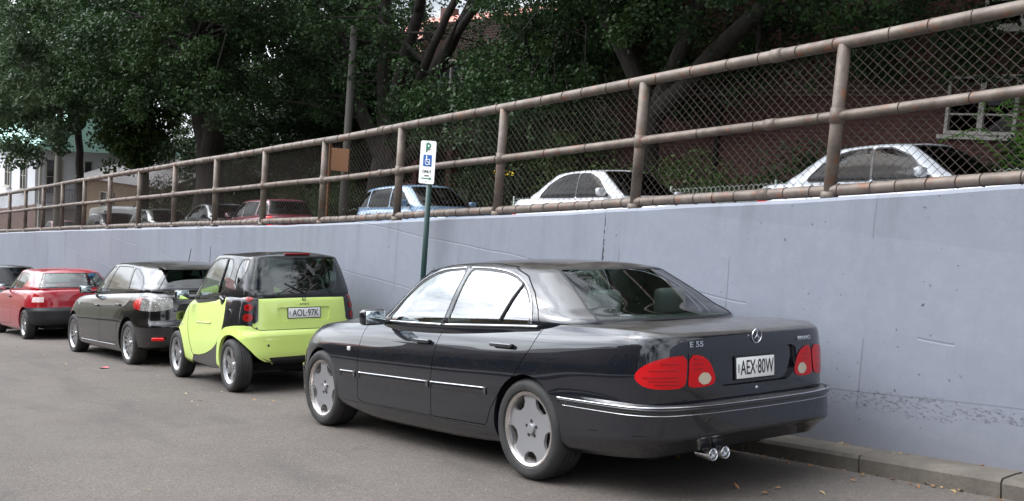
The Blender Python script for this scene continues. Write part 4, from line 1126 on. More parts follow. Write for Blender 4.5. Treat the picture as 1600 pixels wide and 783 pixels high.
    for xa, xb, key in ((2.19, 2.46, None), (1.10, 2.165, 'f'), (.40, 1.085, 'r')):
        for sg, sd_ in ((1, 'l'), (-1, 'r')):
            rn = level_path(L, zf, lambda x, y, a: xa < x < xb and y*sg > .3)
            if not rn: continue
            par = doors[key+sd_] if key else root
            o = strip(rn, .050, .007, MB()).build('rub_strip', pm, par, True, fix=False)
            strip([[ (p+n_*.005+np.array([0,0,.020]), n_) for p, n_ in r] for r in rn], .008, .005, MB()).build('chrome_insert', M['chrome'], o if par is root else par, True, fix=False)
    # bumper strip with two chrome lines round the tail
    rn = level_path(L, lambda x: .536 if x > -.6 else .548-(.0 if x > -.9 else 0), lambda x, y, a: x < -.31)
    zc = pl([-1.2,-.9,-.31], [.545,.545,.548])
    rn = level_path(L, zc, lambda x, y, a: x < -.33)
    bs = strip(rn, .030, .020, MB()).build('bumper_strip', pm, root, True, fix=False)
    strip([[(p+n_*.012+np.array([0,0,.016]), n_) for p, n_ in r] for r in rn], .008, .011, MB()).build('chrome_insert', M['chrome'], bs, True, fix=False)
    rn2 = level_path(L, lambda x: zc(x)-.03, lambda x, y, a: x < -.36)
    strip(rn2, .007, .012, MB()).build('chrome_insert', M['chrome'], bs, True, fix=False)
    rn3 = level_path(L, lambda x: .485-.03*(x > 3.5), lambda x, y, a: x > 3.22)
    if rn3: strip(rn3, .02, .012, MB()).build('front_bumper_strip', M['chrome'], root, True, fix=False)
    # lower sill line
    for sg in (1, -1):
        rn = level_path(L, pl([.4,2.5], [.284,.268]), lambda x, y, a: .42 < x < 2.42 and y*sg > .3)
        strip(rn, .008, .004, MB()).build('sill_line', M['gap'], root, True, fix=False)
    # door handles
    for nm, xa, xb, z in (('f', 1.125, 1.345, .815), ('r', .145, .375, .842)):
        for sg, sd_ in ((1, 'l'), (-1, 'r')):
            xm = (xa+xb)/2; y = surf_y(L, xm, z)
            h = rbox('handle', (xm, sg*(y+.026), z), (xb-xa, .022, .028), M['merc_handle'], doors[nm+sd_], .010, 3)
            s_ = MB().lathe([(0.0005,.0),(.032,.0)], 24, c=(xm-.0, 0, z-.022)); sc = s_.build('handle_recess', M['gap'], doors[nm+sd_], True)
            sc.location.y = sg*(y+.004)
            MB().box((xb-.02, sg*(y+.011), z), (.02,.026,.018)).box((xa+.02, sg*(y+.011), z), (.02,.026,.018)).build('handle_mount', M['gap'], doors[nm+sd_])
    mirror(root, 1.80, .965, .968, pm, 1, (.10, .20, .125)); mirror(root, 1.80, .965, .968, pm, -1, (.10, .20, .125))
    for sg in (1, -1): rbox('side_indicator', (2.325, sg*surf_y(L, 2.325, .69), .69), (.052,.012,.034), M['lens_clear'], root, .005)
    # tail details
    xs = surf_x(L, 0, .925)
    plate(root, (surf_x(L, 0, .75)+.012, 0, .745), (0,R(0),R(-90)), 'AEX·80W', .345, .125)
    st = MB(); st.tube([(0, .043*math.cos(a), .043*math.sin(a)) for a in np.linspace(0, 2*math.pi, 28, endpoint=False)], .0035, 6, close=True)
    for k in range(3):
        a = math.pi/2 + k*2*math.pi/3; c, s_ = math.cos(a), math.sin(a)
        st.add([(-.002,.041*c,.041*s_),(-.002,.008*math.cos(a+1),.008*math.sin(a+1)),(-.008,0,0),(-.002,.008*math.cos(a-1),.008*math.sin(a-1))], [(0,1,2),(0,2,3)])
    o = st.build('star_badge', M['chrome'], root, True); o.location = (xs-.010, 0, .932); o.rotation_euler = (0, R(-6), 0)
    text('E 55', .044, M['chrome'], root, (surf_x(L, .5, .905)-.004, .505, .905), (R(90),0,R(-97)), 1.35, .002, 'model_badge', bold=.001)
    text('///AMG', .034, M['chrome'], root, (surf_x(L, -.47, .90)-.004, -.478, .895), (R(90),0,R(-83)), 1.5, .002, 'tuner_badge', bold=.001)
    MB().lathe([(.0005,-.004),(.010,-.004),(.013,.004)], 16, c=(surf_x(L,0,.625)-.002,0,.622), axis='X').build('boot_lock', M['satin'], root, True)
    for y in (.375, .27):
        ex = MB(); ex.lathe([(.030,.10),(.036,.05),(.038,0),(.034,-.004),(.031,.0),(.029,.12)], 28, c=(-1.105,y,.262), axis='X')
        o = ex.build('exhaust_pipe', M['chrome'], root, True, fix=False)
        MB().lathe([(.0005,0),(.030,0)], 20, c=(-1.04,y,.262), axis='X').build('exhaust_inside', M['gap'], o, True)
    underbody(root, -.72, 3.3, .52, .19); MB().box((-.60,.30,.30),(.5,.5,.12)).build('silencer', M['under'], root)
    mb = MB(); mb.box((-.84,0,.36), (.30,1.1,.08)); mb.build('underbody', M['under'], root)
    # brake light strip, dash, seats, wheel
    for y in (.36, -.36):
        seat(root, 1.05, y, .55, .56, .50); e = seat(root, -.06, y*.86, .62, .385, .58, head=True, rake=.1)
    rbox('dashboard', (1.95,0,.90), (.45,1.35,.14), M['interior'], root, .05)
    sw = MB(); sw.tube([(0,.18*math.cos(a),.18*math.sin(a)) for a in np.linspace(0,2*math.pi,28,endpoint=False)], .014, 8, close=True)
    o = sw.build('steering_wheel', M['interior'], root, True); o.location = (1.66,-.36,.93); o.rotation_euler = (0,R(25),0)
    rbox('parcel_shelf', (-.22,0,1.0), (.36,1.25,.03), M['interior'], root, .01)
    # wheels
    ty = tyre_mesh(.322, .236, .25); rf = .216
    rim = rim_mesh(.236, .25, .085, f_monoblock(rf), [M['rim'], M['rim_lip'], M['rim_dark'], M['disc']], lip=.02, bolts=5, bolt_r=.050, cap_r=.03, dish=.012)
    for x, z in ((0,.322),(2.833,.322)):
        for sg in (1, -1): wheel(root, x, sg*.765, z, ty, rim, sg)
    return root
def merc_lamp_mat():
    m = mat('ribbed_red_lens', (.5,.012,.010), .15, 0, coat=.45, spec=.08); t = NT(m); x = t.xyz()
    st = t.ramp(t.math('PINGPONG', t.math('ADD', x[2], 5.0), .032), [(.28, 0.0), (.5, 1.0)])
    t.color(t.mix(st, (.50,.006,.009), (.92,.030,.026)))
    wv = t.n('ShaderNodeTexWave'); wv.inputs['Scale'].default_value = 60; wv.bands_direction = 'Z'; t.l(t.c.outputs['Object'], wv.inputs['Vector'])
    t.bump(wv.outputs['Fac'], .001, .5)
    m.node_tree.nodes['Principled BSDF'].inputs['Emission Color'].default_value = (0,0,0,1)
    return m
M['merc_lamp'] = merc_lamp_mat(); M['lens_rev'] = mat('reversing_lens', (.50,.42,.30), .15, coat=1.0)
M['merc_handle'] = mat('handle_paint', (.06,.062,.07), .25, .6, coat=1.0)
MERC = sedan_black()
# ---------------------------------------------------------------- lime micro car
def smart():
    lime = paint('lime_car_paint', (.62,.78,.20), 0.0, .35, dust=.10); blk = paint('black_cell_paint', (.010,.010,.012), 0, .3, dust=.10)
    yaw = R(-2.4); root = empty('parked_microcar', L2W(5.52,-.14,0), None)
    root.rotation_euler = (Matrix.Rotation(SLOPE,3,'Y') @ Matrix.Rotation(yaw,3,'Z')).to_euler()
    tag(root, 'tiny lime green and black two-seater with three round lamps each side of its glass hatch', 'car', 'cars parked in a line along the wall')
    out = [(-.372,0),(-.362,.30),(-.325,.50),(-.24,.645),(-.08,.722),(.15,.752),(.42,.742),(.75,.728),(1.1,.722),(1.5,.728),(1.88,.735),(2.04,.68),(2.13,.52),(2.17,.28),(2.18,0)]
    top = [1.025,1.025,1.03,1.035,1.04,1.04,1.04,1.02,1.0,.965,.84,.78,.76,.76,.76]
    bot = [.30,.30,.29,.28,.27,.26,.22,.20,.20,.22,.24,.22,.2,.2,.2]
    prof = {'r': [(.07,0),(.02,.06),(.0,.20),(.0,.42),(.018,.48),(.030,.50),(.040,.66),(.055,.85),(.07,.95),(.11,1.0)],
            's': [(.05,0),(.02,.05),(.004,.20),(.0,.36),(.004,.46),(.010,.54),(.022,.68),(.045,.86),(.065,.95),(.10,1.0)],
            'f': [(.05,0),(.01,.08),(.0,.30),(.01,.50),(.04,.62),(.08,.72),(.15,.84),(.25,.93),(.36,.97),(.48,1.0)]}
    S_ = (0,1,0)
    wts = [(1,0,0)]*3 + [(.8,.4,0),(.3,1,0),S_,S_,S_,S_,(0,1,.05),(0,.6,.5),(0,.2,1),(0,0,1),(0,0,1),(0,0,1)]
    L = loft(body_net(out, top, bot, prof, wts), 280, 48, (pl([-.4,1.0,1.6,1.9,2.1],[1.03,1.0,.985,.90,.83]), -.1, 1.75), 14, 1.5)
    F = arch(L, L.F, 0.0, .30, .315, lime, root, depth=.28); F = arch(L, F, 1.885, .30, .305, lime, root, depth=.28)
    W1 = lambda g: (lambda V, A: np.where(A[:, 1] <= 1.001, g(V, A), 1.0))
    # lamp housings, three round lenses each
    hs, F = cut(L, F, arcz([(.520,.745),(.72,.735),(.745,.80),(.735,1.0),(.70,1.085),(.520,1.085)], rnd=.05))
    lens = []
    for z, rr in ((1.010,.036),(.912,.039),(.805,.043)):
        a, hs = cut(L, hs, lambda V, A: np.hypot((A[:, 0]-.630)/1.3, V[:, 2]-z)-rr)
        b, a2 = cut(L, a, lambda V, A: np.hypot((A[:, 0]-.640)/1.2, V[:, 2]-z)-rr*.45)
        lens.append((a2, b))
    # hatch panel
    g = .0035
    hp = arcz([(-.6,.672),(.50,.668),(.585,.70),(.585,1.2),(-.6,1.2)], rnd=.02)
    a, F = cut(L, F, W1(lambda V, A: np.where(V[:, 0] < .2, hp(V, A)-g, 1.0))); hatch, g1 = cut(L, a, lambda V, A: hp(V, A)+g)
    rec, hatch = cut(L, hatch, lambda V, A: np.where((A[:, 1] < 1) & (V[:, 0] < .2), psd(roundpoly([(-.285,.755),(.285,.755),(.31,.905),(-.31,.905)], .03))(V[:, 1:3]), 1.0))
    # door
    dp = side([(1.60,1.08),(1.585,.94),(1.46,.62),(1.29,.318),(1.05,.326),(.80,.362),(.55,.425),(.38,.50),(.24,.62),(.175,.75),(.17,.90),(.235,1.08)], 0, .3, .06)
    a, F = cut(L, F, W1(lambda V, A: dp(V, A)-g)); door, g2 = cut(L, a, lambda V, A: dp(V, A)+g)
    dh, door = cut(L, door, side([(.235,.96),(.30,.92),(.40,.96),(.42,1.02),(.36,1.06),(.235,1.07)], 0, .3, .03))
    # lime wings and bumpers
    lf, F = cut(L, F, lambda V, A: np.where((A[:, 1] <= 1.6) & (V[:, 0] > 1.2), side([(1.26,.30),(1.25,1.4),(2.6,1.4),(2.6,.1),(1.5,.1)], 0, .0)(V, A), 1.0))
    rfp = [(.42,.28),(.375,.44),(.33,.56),(.24,.645),(.10,.695),(-.06,.715),(-.20,.72),(-.28,.705),(-.6,.705),(-.6,.1),(.0,.1),(.35,.1)]
    lb, F = cut(L, F, side(rfp, 0, -1))
    # black lower rear insert
    ins_, lb = cut(L, lb, arcz([(-.5,.20),(.34,.20),(.36,.30),(.42,.375),(-.5,.395)], rnd=.02))
    cap = [f for f in F if L.A[list(f), 1].max() > .985]; F = [f for f in F if L.A[list(f), 1].max() <= .985]
    base = [(-.285,0,1.025),(-.275,.33,1.025),(-.245,.50,1.03),(-.16,.61,1.04),(.05,.665,1.045),(.45,.68,1.04),(.9,.675,1.015),(1.25,.665,.99),(1.48,.62,.965),(1.60,.50,.96),(1.68,.25,.965),(1.70,0,.965)]
    roof = [(-.13,0,1.470),(-.125,.28,1.465),(-.105,.43,1.452),(-.04,.505,1.450),(.10,.540,1.458),(.40,.562,1.475),(.68,.565,1.478),(.88,.555,1.468),(1.0,.52,1.455),(1.06,.40,1.470),(1.10,.20,1.482),(1.11,0,1.487)]
    inn, cap = interior_cut(L, cap, base)
    body = emit(L, 'body', [(F+cap+ins_, blk, 0), (g1+g2, M['gap'], -.004)], root)
    emit(L, 'cabin_floor', [(inn, M['interior'], -.05)], root)
    emit(L, 'front_wing', [(lf, lime, .002)], root)
    emit(L, 'rear_bumper', [(lb, lime, .002)], root)
    ht = emit(L, 'hatch', [(hatch, lime, 0), (rec, lime, -.014)], root)
    mb = MB(); rr = roundpoly([(-.285,.755),(.285,.755),(.31,.905),(-.31,.905)], .03)
    for i in range(len(rr)):
        (y0, z0), (y1, z1) = rr[i], rr[(i+1) % len(rr)]; xa = surf_x(L, y0, z0); xb = surf_x(L, y1, z1)
        mb.quad((xa-.0, y0, z0), (xb-.0, y1, z1), (xb+.018, y1*.98, z1), (xa+.018, y0*.98, z0))
    mb.build('recess_edge', lime, root, True, fix=False)
    doors = {}
    for k, q in zip('lr', lr(L, door)): doors[k] = emit(L, 'door', [(q, lime, .0)], root)
    for k, q in zip('lr', lr(L, dh)): emit(L, 'handle_recess', [(q, blk, -.006)], doors[k])
    for k, q in zip('lr', lr(L, hs)):
        lp = emit(L, 'tail_lamp', [(q, blk, .006)], root)
        for a, b in lens:
            qa = lr(L, a)['lr'.index(k)]; qb = lr(L, b)['lr'.index(k)]
            emit(L, 'round_lens', [(qa, M['lens_red2'], .012), (qb, M['lens_dark'], .014)], lp)
    for sg, k in ((1,'l'),(-1,'r')):
        rbox('handle', (.32, sg*(surf_y(L,.32,.99)+.012), .99), (.13,.03,.05), blk, doors[k], .013, rot=(0,R(-20),0))
        rn = level_path(L, pl([.5,1.3],[.72,.70]), lambda x, y, a: .62 < x < 1.16 and y*sg > .3); strip(rn, .016, .010, MB()).build('door_crease', lime, doors[k], True, fix=False)
        # round filler flap on the black quarter
        if sg == 1:
            pass
    mb = MB(); y = surf_y(L, .03, .80); mb.lathe([(.070,0),(.075,.003),(.070,.006)], 32, c=(.03, y-.004, .82)); mb.build('filler_cap', blk, root, True)
    Cn = loft(cabin_net(base, roof, .018, (.05,.018)), 260, 28, (pl([-.2,.3,.9,1.2],[1.505,1.525,1.522,1.50]), .1, .9), 12, 1.2)
    Fc = Cn.F
    sw = [(1.50,.985),(.44,1.060),(.37,1.075),(.275,1.16),(.215,1.27),(.235,1.37),(.30,1.425),(.45,1.440),(.70,1.438),(.90,1.40),(1.15,1.245),(1.36,1.095)]
    qw = [(-.02,1.16),(.06,1.16),(.085,1.30),(.07,1.42),(-.05,1.43),(-.075,1.30)]
    rearw = lambda V, A: np.where((V[:, 0] < .05) & (A[:, 1] < .99), np.maximum(np.abs(V[:, 1]) - np.interp(V[:, 2], [1.04,1.43], [.580,.468]), np.maximum(1.045-V[:, 2], (V[:, 2]-1.450))), 1.0)
    frontw = lambda V, A: np.where((V[:, 0] > .9) & (A[:, 1] < .99), np.maximum(np.abs(V[:, 1]) - np.interp(V[:, 2], [1.0,1.45], [.58,.46]), np.maximum(1.0-V[:, 2], (V[:, 2]-1.450))), 1.0)
    res, Fc = glaze(Cn, Fc, [side(sw, 0, .3, .03), side(qw, 0, .3, .04), rearw, frontw], None, None, None, ['window', 'quarter_window', 'rear_windscreen', 'windscreen'], .014)
    silver, Fc = cut(Cn, Fc, lambda V, A: np.where(A[:, 1] < .99, 1.0, 1.0))
    emit(Cn, 'roof', [(Fc, blk, 0)], root)
    for nm, g_, t in res:
        if 'screen' in nm: emit(Cn, nm, [(g_, M['glass_smart'] if nm[0] == 'r' else M['glass'], -.0), (t, M['black_trim'], .0)], root)
        else:
            for k, q, tq in zip('lr', lr(Cn, g_), lr(Cn, t)): emit(Cn, nm, [(q, M['glass_mid'], -.003), (tq, M['black_trim'], .001)], doors[k] if nm == 'window' else root)
    for sg in (1,-1):
        MB().tube([(x, sg*(surf_y(Cn, x, z)+.002), z) for x, z in ((.47,1.065),(.43,1.2),(.41,1.33),(.43,1.435))], .013, 6).build('window_divider', M['black_trim'], root, True)
    # third brake lamp, wiper, emblem, plate
    rbox('brake_lamp', (-.125,0,1.487), (.03,.30,.022), M['lens_dark'], root, .008)
    mb = MB(); mb.tube([(-.305,-.02,1.05),(-.27,.13,1.13),(-.255,.20,1.17)], .007, 6); mb.tube([(-.305,-.02,1.05),(-.265,-.14,1.14),(-.262,-.18,1.16)], .006, 6)
    mb.tube([(-.285,.28,1.055),(-.245,-.10,1.24)], .006, 6); mb.build('rear_wiper', M['black_trim'], root, True)
    x0 = surf_x(L, 0, .98)
    MB().lathe([(.013,-.006),(.019,-.006),(.021,0)], 24, c=(x0,0,.995), axis='X').build('emblem', M['ink'], root, True)
    text('smart', .042, M['grey_letters'], root, (surf_x(L,0,.945)-.004,0,.942), (R(90),0,R(-90)), 1.15, .001, 'maker_lettering')
    plate(root, (surf_x(L,0,.83)+.008,0,.842), (0,0,R(-90)), 'AOL·97K', .372, .105)
    for y in (.42,-.42): MB().lathe([(.0005,0),(.014,0),(.017,.006)], 20, c=(surf_x(L,y,.50)-.003,y,.505), axis='X').build('tow_hole', M['ink'], root, True)
    for y in (.53,-.53): MB().lathe([(.0005,0),(.009,0),(.012,.004)], 12, c=(surf_x(L,y,.685)-.004,y,.69), axis='X').build('bumper_plug', M['ink'], root, True)
    for sg in (1,-1):
        mirror(root, 1.42, .80, 1.02, blk, sg, (.09,.17,.12))
    for sg in (1,-1): rbox('side_indicator', (1.70, sg*surf_y(L,1.70,.64), .66), (.035,.01,.03), M['lens_clear'], root, .008)
    underbody(root, .0, 2.0, .42, .20)
    for y in (.30,-.30): seat(root, .45, y, .60, .66, .46, rake=.12)
    rbox('dashboard', (1.35,0,.95), (.4,1.15,.14), M['interior'], root, .05)
    sw_ = MB(); sw_.tube([(0,.18*math.cos(a),.18*math.sin(a)) for a in np.linspace(0,2*math.pi,28,endpoint=False)], .014, 8, close=True)
    o = sw_.build('steering_wheel', M['interior'], root, True); o.location = (1.0,-.30,1.0); o.rotation_euler = (0,R(25),0)
    ty = tyre_mesh(.285, .200, .185); rf = .18
    rim = rim_mesh(.200, .185, .055, f_spokes(6, rf, .040, .030, .30, .93), [M['rim_s'], M['rim_s'], M['rim_dark'], M['disc']], lip=.016, bolts=3, bolt_r=.045, cap_r=.03, dish=.03)
    for x in (0, 1.85):
        for sg in (1,-1): wheel(root, x, sg*.655, .285, ty, rim, sg, 0)
    return root
M['lens_red2'] = mat('round_red_lens', (.30,.008,.008), .08, 0, coat=.7, spec=.1)
M['rim_s'] = mat('bright_alloy', (.55,.55,.56), .28, .9)
M['grey_letters'] = mat('grey_letters', (.22,.24,.16), .4)
M['glass_smart'] = glass('hatch_glass', (.22,.30,.27), 1.9)
M['glass_tint'] = glass('smoked_side_glass', (.14,.17,.165), 2.0)
smart()

# ---------------------------------------------------------------- other cars from one parametric body
def gen_car(name, label, group, loc, rot, P, pm, copy_wheels=None):
    root = empty(name, loc, rot)
    tag(root, label, 'car', group)
    W, ro, fo, wb, H = P['W'], P['ro'], P['fo'], P['wb'], P['H']; xf = wb+fo; n = P.get('res', 1.0)
    out = [(-ro,0),(-ro+.02,W*.38),(-ro+.09,W*.66),(-ro+.21,W*.845),(-ro+.40,W*.945),(-ro+.66,W*.985),(wb*.2,W),(wb*.5,W*1.0),(wb*.8,W*.995),(wb,W*.985),(wb+fo*.42,W*.94),(wb+fo*.70,W*.83),(wb+fo*.88,W*.62),(wb+fo*.97,W*.32),(xf,0)]
    bt = P['belt']                                              # belt height as function of x
    cowl = P['cowl']; zr = P['rear_edge']; hf = P['hood_front']
    top = []
    for x, y in out:
        if x < -ro+.4: top.append(zr)
        elif x > cowl: top.append(float(np.interp(x, [cowl, cowl+.5, wb+fo*.5, xf], [bt(cowl), bt(cowl)-.05, hf+.07, hf])))
        else: top.append(bt(x))
    bot = [P.get('rb', .28)]*4 + [.26,.22,.17,.17,.17,.20,.22,.20,.2,.2,.2]
    prof = P.get('prof') or {'r': [(.09,0),(.02,.07),(.0,.20),(.0,.40),(.02,.46),(.035,.50),(.045,.68),(.065,.86),(.09,.95),(.14,1.0)],
            's': [(.07,0),(.03,.05),(.008,.18),(.0,.38),(.0,.46),(.002,.52),(.014,.70),(.040,.83),(.070,.93),(.115,1.0)],
            'f': [(.08,0),(.02,.08),(.0,.25),(.0,.46),(.01,.54),(.04,.60),(.09,.74),(.17,.88),(.25,.95),(.36,1.0)]}
    S_ = (0,1,0)
    wts = [(1,0,0)]*3 + [(.9,.3,0),(.4,.8,0),(.1,1,0),S_,S_,S_,S_,(0,1,.15),(0,.6,.6),(0,.2,1),(0,0,1),(0,0,1)]
    sp = P['spine']
    L = loft(body_net(out, top, bot, prof, wts), int(240*n), int(44*n), (sp, -ro+.28, xf-.5), 12, 1.5)
    F = L.F; wr = P['wr']
    for xw in (0, wb): F = arch(L, F, xw, wr+.01, wr+.045, P.get('lip', pm), root, depth=.28)
    W1 = lambda g: (lambda V, A: np.where(A[:, 1] <= 1.001, g(V, A), 1.0))
    parts = []
    for nm, f, m_, off in P.get('lamps', []):
        a, F = cut(L, F, W1(f)); parts.append((nm, a, m_, off))
    g = .0035; doors = []; gaps = []
    for poly in P['doors']:
        dp = side(poly, 0, .3, .03)
        a, F = cut(L, F, W1(lambda V, A: dp(V, A)-g)); d, gp = cut(L, a, lambda V, A: dp(V, A)+g); doors.append(d); gaps += gp
    if 'gapf' in P:
        for f in P['gapf']: gp, F = cut(L, F, f); gaps += gp
    bump = []
    if 'bumper' in P: bump, F = cut(L, F, P['bumper'])
    cap = [f for f in F if L.A[list(f), 1].max() > .985]; F = [f for f in F if L.A[list(f), 1].max() <= .985]
    base, roof = P['base'], P['roof']
    inn, cap = interior_cut(L, cap, base)
    emit(L, 'body', [(F+cap, pm, 0), (gaps, M['gap'], -.004)], root)
    emit(L, 'cabin_floor', [(inn, M['interior'], -.04)], root)
    if bump:
        emit(L, 'rear_bumper', [([f for f in bump if L.V[f[0], 0] < 1], P['bumper_mat'], .003)], root)
        emit(L, 'front_bumper', [([f for f in bump if L.V[f[0], 0] >= 1], P['bumper_mat'], .003)], root)
    for nm, a, m_, off in parts:
        if P.get('lamp_split', True) and nm != 'number_panel':
            for q in lr(L, a): emit(L, nm, [(q, m_, off)], root)
        else: emit(L, nm, [(a, m_, off)], root)
    D = []
    for d in doors:
        l, r = lr(L, d); D.append((emit(L, 'door', [(l, pm, 0)], root), emit(L, 'door', [(r, pm, 0)], root)))
    Cn = loft(cabin_net(base, roof, P.get('bulge', .02), P.get('rnd', (.06,.025))), int(220*n), int(26*n), (P['roofz'], roof[2][0]+.15, roof[-3][0]-.12), 12, 1.2)
    Fc = Cn.F; names, fields = [], []
    for i, (poly, di) in enumerate(P['windows']): fields.append(side(poly, 0, .3, .03)); names.append(('window', di))
    fields.append(P['rearw']); names.append(('rear_windscreen', None)); fields.append(P['frontw']); names.append(('windscreen', None))
    res, Fc = glaze(Cn, Fc, fields, None, None, None, names, P.get('trim', .012))
    gp = []
    for f in P.get('cabgaps', []): q, Fc = cut(Cn, Fc, f); gp += q
    emit(Cn, 'roof', [(Fc, P.get('roofm', pm), 0), (gp, M['gap'], -.003)], root)
    for (nm, di), q, t in res:
        if di is None: emit(Cn, nm, [(q, P.get('rglass', M['glass']), -.003), (t, M['black_trim'], .001)], root)
        else:
            for k, a, b in zip((0, 1), lr(Cn, q), lr(Cn, t)):
                emit(Cn, nm, [(a, P.get('sglass', M['glass_mid']), -.004), (b, P.get('wtrim', M['black_trim']), .001)], D[di][k] if di >= 0 and D[di][k] else root)
    for i, (x, z) in enumerate(P.get('handles', [])):
        for k, sg in ((0, 1), (1, -1)):
            par = D[min(i, len(D)-1)][k]
            y = surf_y(L, x, z); rbox('handle', (x, sg*(y+.014), z), (.17,.024,.028), P.get('handle_m', pm), par, .010)
    for sg in (1, -1):
        mx, mz = P['mirror']; y = surf_y(L, mx, mz-.12)
        mirror(root, mx, y+.10, mz, P.get('mirror_m', pm), sg, (.09,.17,.12))
    for y in (W*.42, -W*.42):
        seat(root, P['seats'][0], y, .55, H-.55-.30-.12, .48)
        if len(P['seats']) > 1: seat(root, P['seats'][1], y, .58, H-.58-.48, .5, head=P.get('rear_heads', True))
    rbox('dashboard', (cowl-.35,0,bt(cowl)-.03), (.4,W*1.5,.12), M['interior'], root, .04)
    underbody(root, -ro+.42, xf-.35, W*.60, .21)
    ty, rim = P['wheels']
    for x in (0, wb):
        for sg in (1, -1): wheel(root, x, sg*(W-P.get('inset', .115)), wr, ty, rim, sg)
    return root, L, Cn, D

def rear_field(x1, z0, z1, y0, y1):
    return lambda V, A: np.where((V[:, 0] < x1) & (A[:, 1] < .99), np.maximum(np.abs(V[:, 1]) - np.interp(V[:, 2], [z0, z1], [y0, y1]), np.maximum(z0-V[:, 2], V[:, 2]-z1)), 1.0)
def front_field(x1, z0, z1, y0, y1):
    return lambda V, A: np.where((V[:, 0] > x1) & (A[:, 1] < .99), np.maximum(np.abs(V[:, 1]) - np.interp(V[:, 2], [z0, z1], [y0, y1]), np.maximum(z0-V[:, 2], V[:, 2]-z1)), 1.0)
def street_rot(yaw): return (Matrix.Rotation(SLOPE,3,'Y') @ Matrix.Rotation(yaw,3,'Z')).to_euler()

def hatch_black():
    pm = paint('glossy_black_paint', (.0025,.0025,.003), 0, .3, dust=.40, dustcol=(.13,.13,.11), ior=1.75)
    ty = tyre_mesh(.312, .222, .205); rim = rim_mesh(.222, .205, .07, f_spokes(14, .20, .022, .012, .30, .95), [M['rim_s'], M['rim_s'], M['rim_dark'], M['disc']], lip=.012, bolts=5, bolt_r=.045, cap_r=.03, dish=.02)
    bt = pl([-.9,-.35,.2,1.2,1.95,2.4], [1.03,1.025,1.01,.975,.945,.93])
    base = [(-.70,0,1.03),(-.68,.33,1.03),(-.62,.56,1.03),(-.50,.70,1.03),(-.20,.755,1.02),(.30,.765,1.01),(.95,.765,.985),(1.45,.765,.965),(1.92,.735,.95),(2.10,.66,.95),(2.25,.48,.96),(2.36,.25,.97),(2.40,0,.97)]
    roof = [(-.46,0,1.350),(-.45,.27,1.344),(-.42,.43,1.330),(-.32,.525,1.320),(-.05,.585,1.340),(.30,.612,1.372),(.80,.622,1.402),(1.15,.620,1.40),(1.38,.60,1.382),(1.48,.55,1.378),(1.53,.42,1.395),(1.57,.20,1.405),(1.58,0,1.41)]
    P = dict(W=.87, ro=.90, fo=.86, wb=2.70, H=1.46, belt=bt, cowl=2.25, rear_edge=1.0, hood_front=.74, spine=pl([-1,-.6,2.2,2.6,3.2,3.6],[1.02,1.03,.99,.95,.87,.78]), wr=.312, base=base, roof=roof,
        roofz=pl([-.5,-.2,.2,.7,1.3,1.6],[1.372,1.402,1.436,1.456,1.445,1.42]),
        lamps=[('tail_lamp', arcz([(.50,.80),(.50,.945),(.70,.952),(.90,.955),(1.16,.945),(1.29,.87),(1.24,.815),(1.10,.785),(.90,.77),(.73,.765)], rnd=.03), M['lamp_led'], .003)],
        doors=[[(2.35,.30),(2.35,.55),(2.28,.90),(1.30,1.2),(1.22,.97),(1.24,.6),(1.24,.27),(2.30,.25)], [(1.24,.27),(1.24,.6),(1.22,.97),(1.30,1.2),(-.1,1.2),(-.08,.98),(.12,.78),(.30,.68),(.42,.55),(.46,.30)]],
        gapf=[arcz([(.66,1.1),(.66,.90),(.72,.70),(.62,.60),(-.5,.58),(-.5,.583),(.615,.603),(.713,.70),(.652,.90),(.652,1.1)], .001)],
        windows=[([(1.90,.985),(1.285,1.008),(1.13,1.372),(1.33,1.360),(1.52,1.28),(1.72,1.13)], 0), ([(1.235,1.01),(.27,1.038),(.39,1.357),(.7,1.372),(1.06,1.375)], 1), ([(.215,1.04),(-.28,1.055),(-.25,1.11),(-.15,1.20),(.0,1.27),(.18,1.325),(.33,1.35)], -1)],
        rearw=rear_field(-.30, 1.05, 1.31, .62, .42), frontw=front_field(1.4, .99, 1.385, .64, .52),
        handles=[(1.44,.80),(.42,.835)], mirror=(1.88,1.03), seats=(1.0,.0), wheels=(ty, rim), sglass=M['glass_tint'], rglass=M['glass_smart'], wtrim=M['black_trim'])
    root, L, Cn, D = gen_car('parked_hatchback', 'glossy black five-door hatchback with many-spoked wheels, between the red and the lime cars', 'cars parked in a line along the wall', L2W(9.43,-.36,-.02), street_rot(R(.5)), P, pm)
    # roof spoiler, aerials, reflectors
    sp = MB(); sp.prism([(-.64,1.325),(-.47,1.368),(-.22,1.395),(-.22,1.365),(-.50,1.325)], -.52, .52, 'XZ'); o = sp.build('roof_spoiler', pm, root)
    bm = bmesh.new(); bm.from_mesh(o.data); bmesh.ops.bevel(bm, geom=list(bm.edges), offset=.008, segments=2, affect='EDGES'); bm.to_mesh(o.data); bm.free()
    mb = MB(); mb.tube([(-.05,0,1.44),(-.15,0,1.62)], .005, 6).build('aerial', M['black_trim'], root); 
    MB().tube([(.05,-.35,1.43),(-.0,-.35,1.66)], .0035, 6).build('aerial', M['black_trim'], root)
    for sg in (1,-1): rbox('rear_reflector', (-.80,sg*.70,.40), (.03,.17,.045), M['lens_red'], root, .012, rot=(0,0,sg*R(-38)))
    text('', .01, M['ink'], root, (0,0,0), (0,0,0)) if False else None
    plate(root, (surf_x(L,0,.75)+.0,0,.74), (0,0,R(-90)), '', .36, .11) if False else None
    zf = lambda x: .262
    for sg in (1,-1): strip(level_path(L, zf, lambda x,y,a: .5 < x < 2.2 and y*sg > .3), .012, .006, MB()).build('sill_line', M['satin'], root, True, fix=False)
    for sg in (1,-1): rbox('side_indicator', (2.47, sg*surf_y(L,2.47,.80), .80), (.05,.01,.035), M['lens_clear'], root, .01)
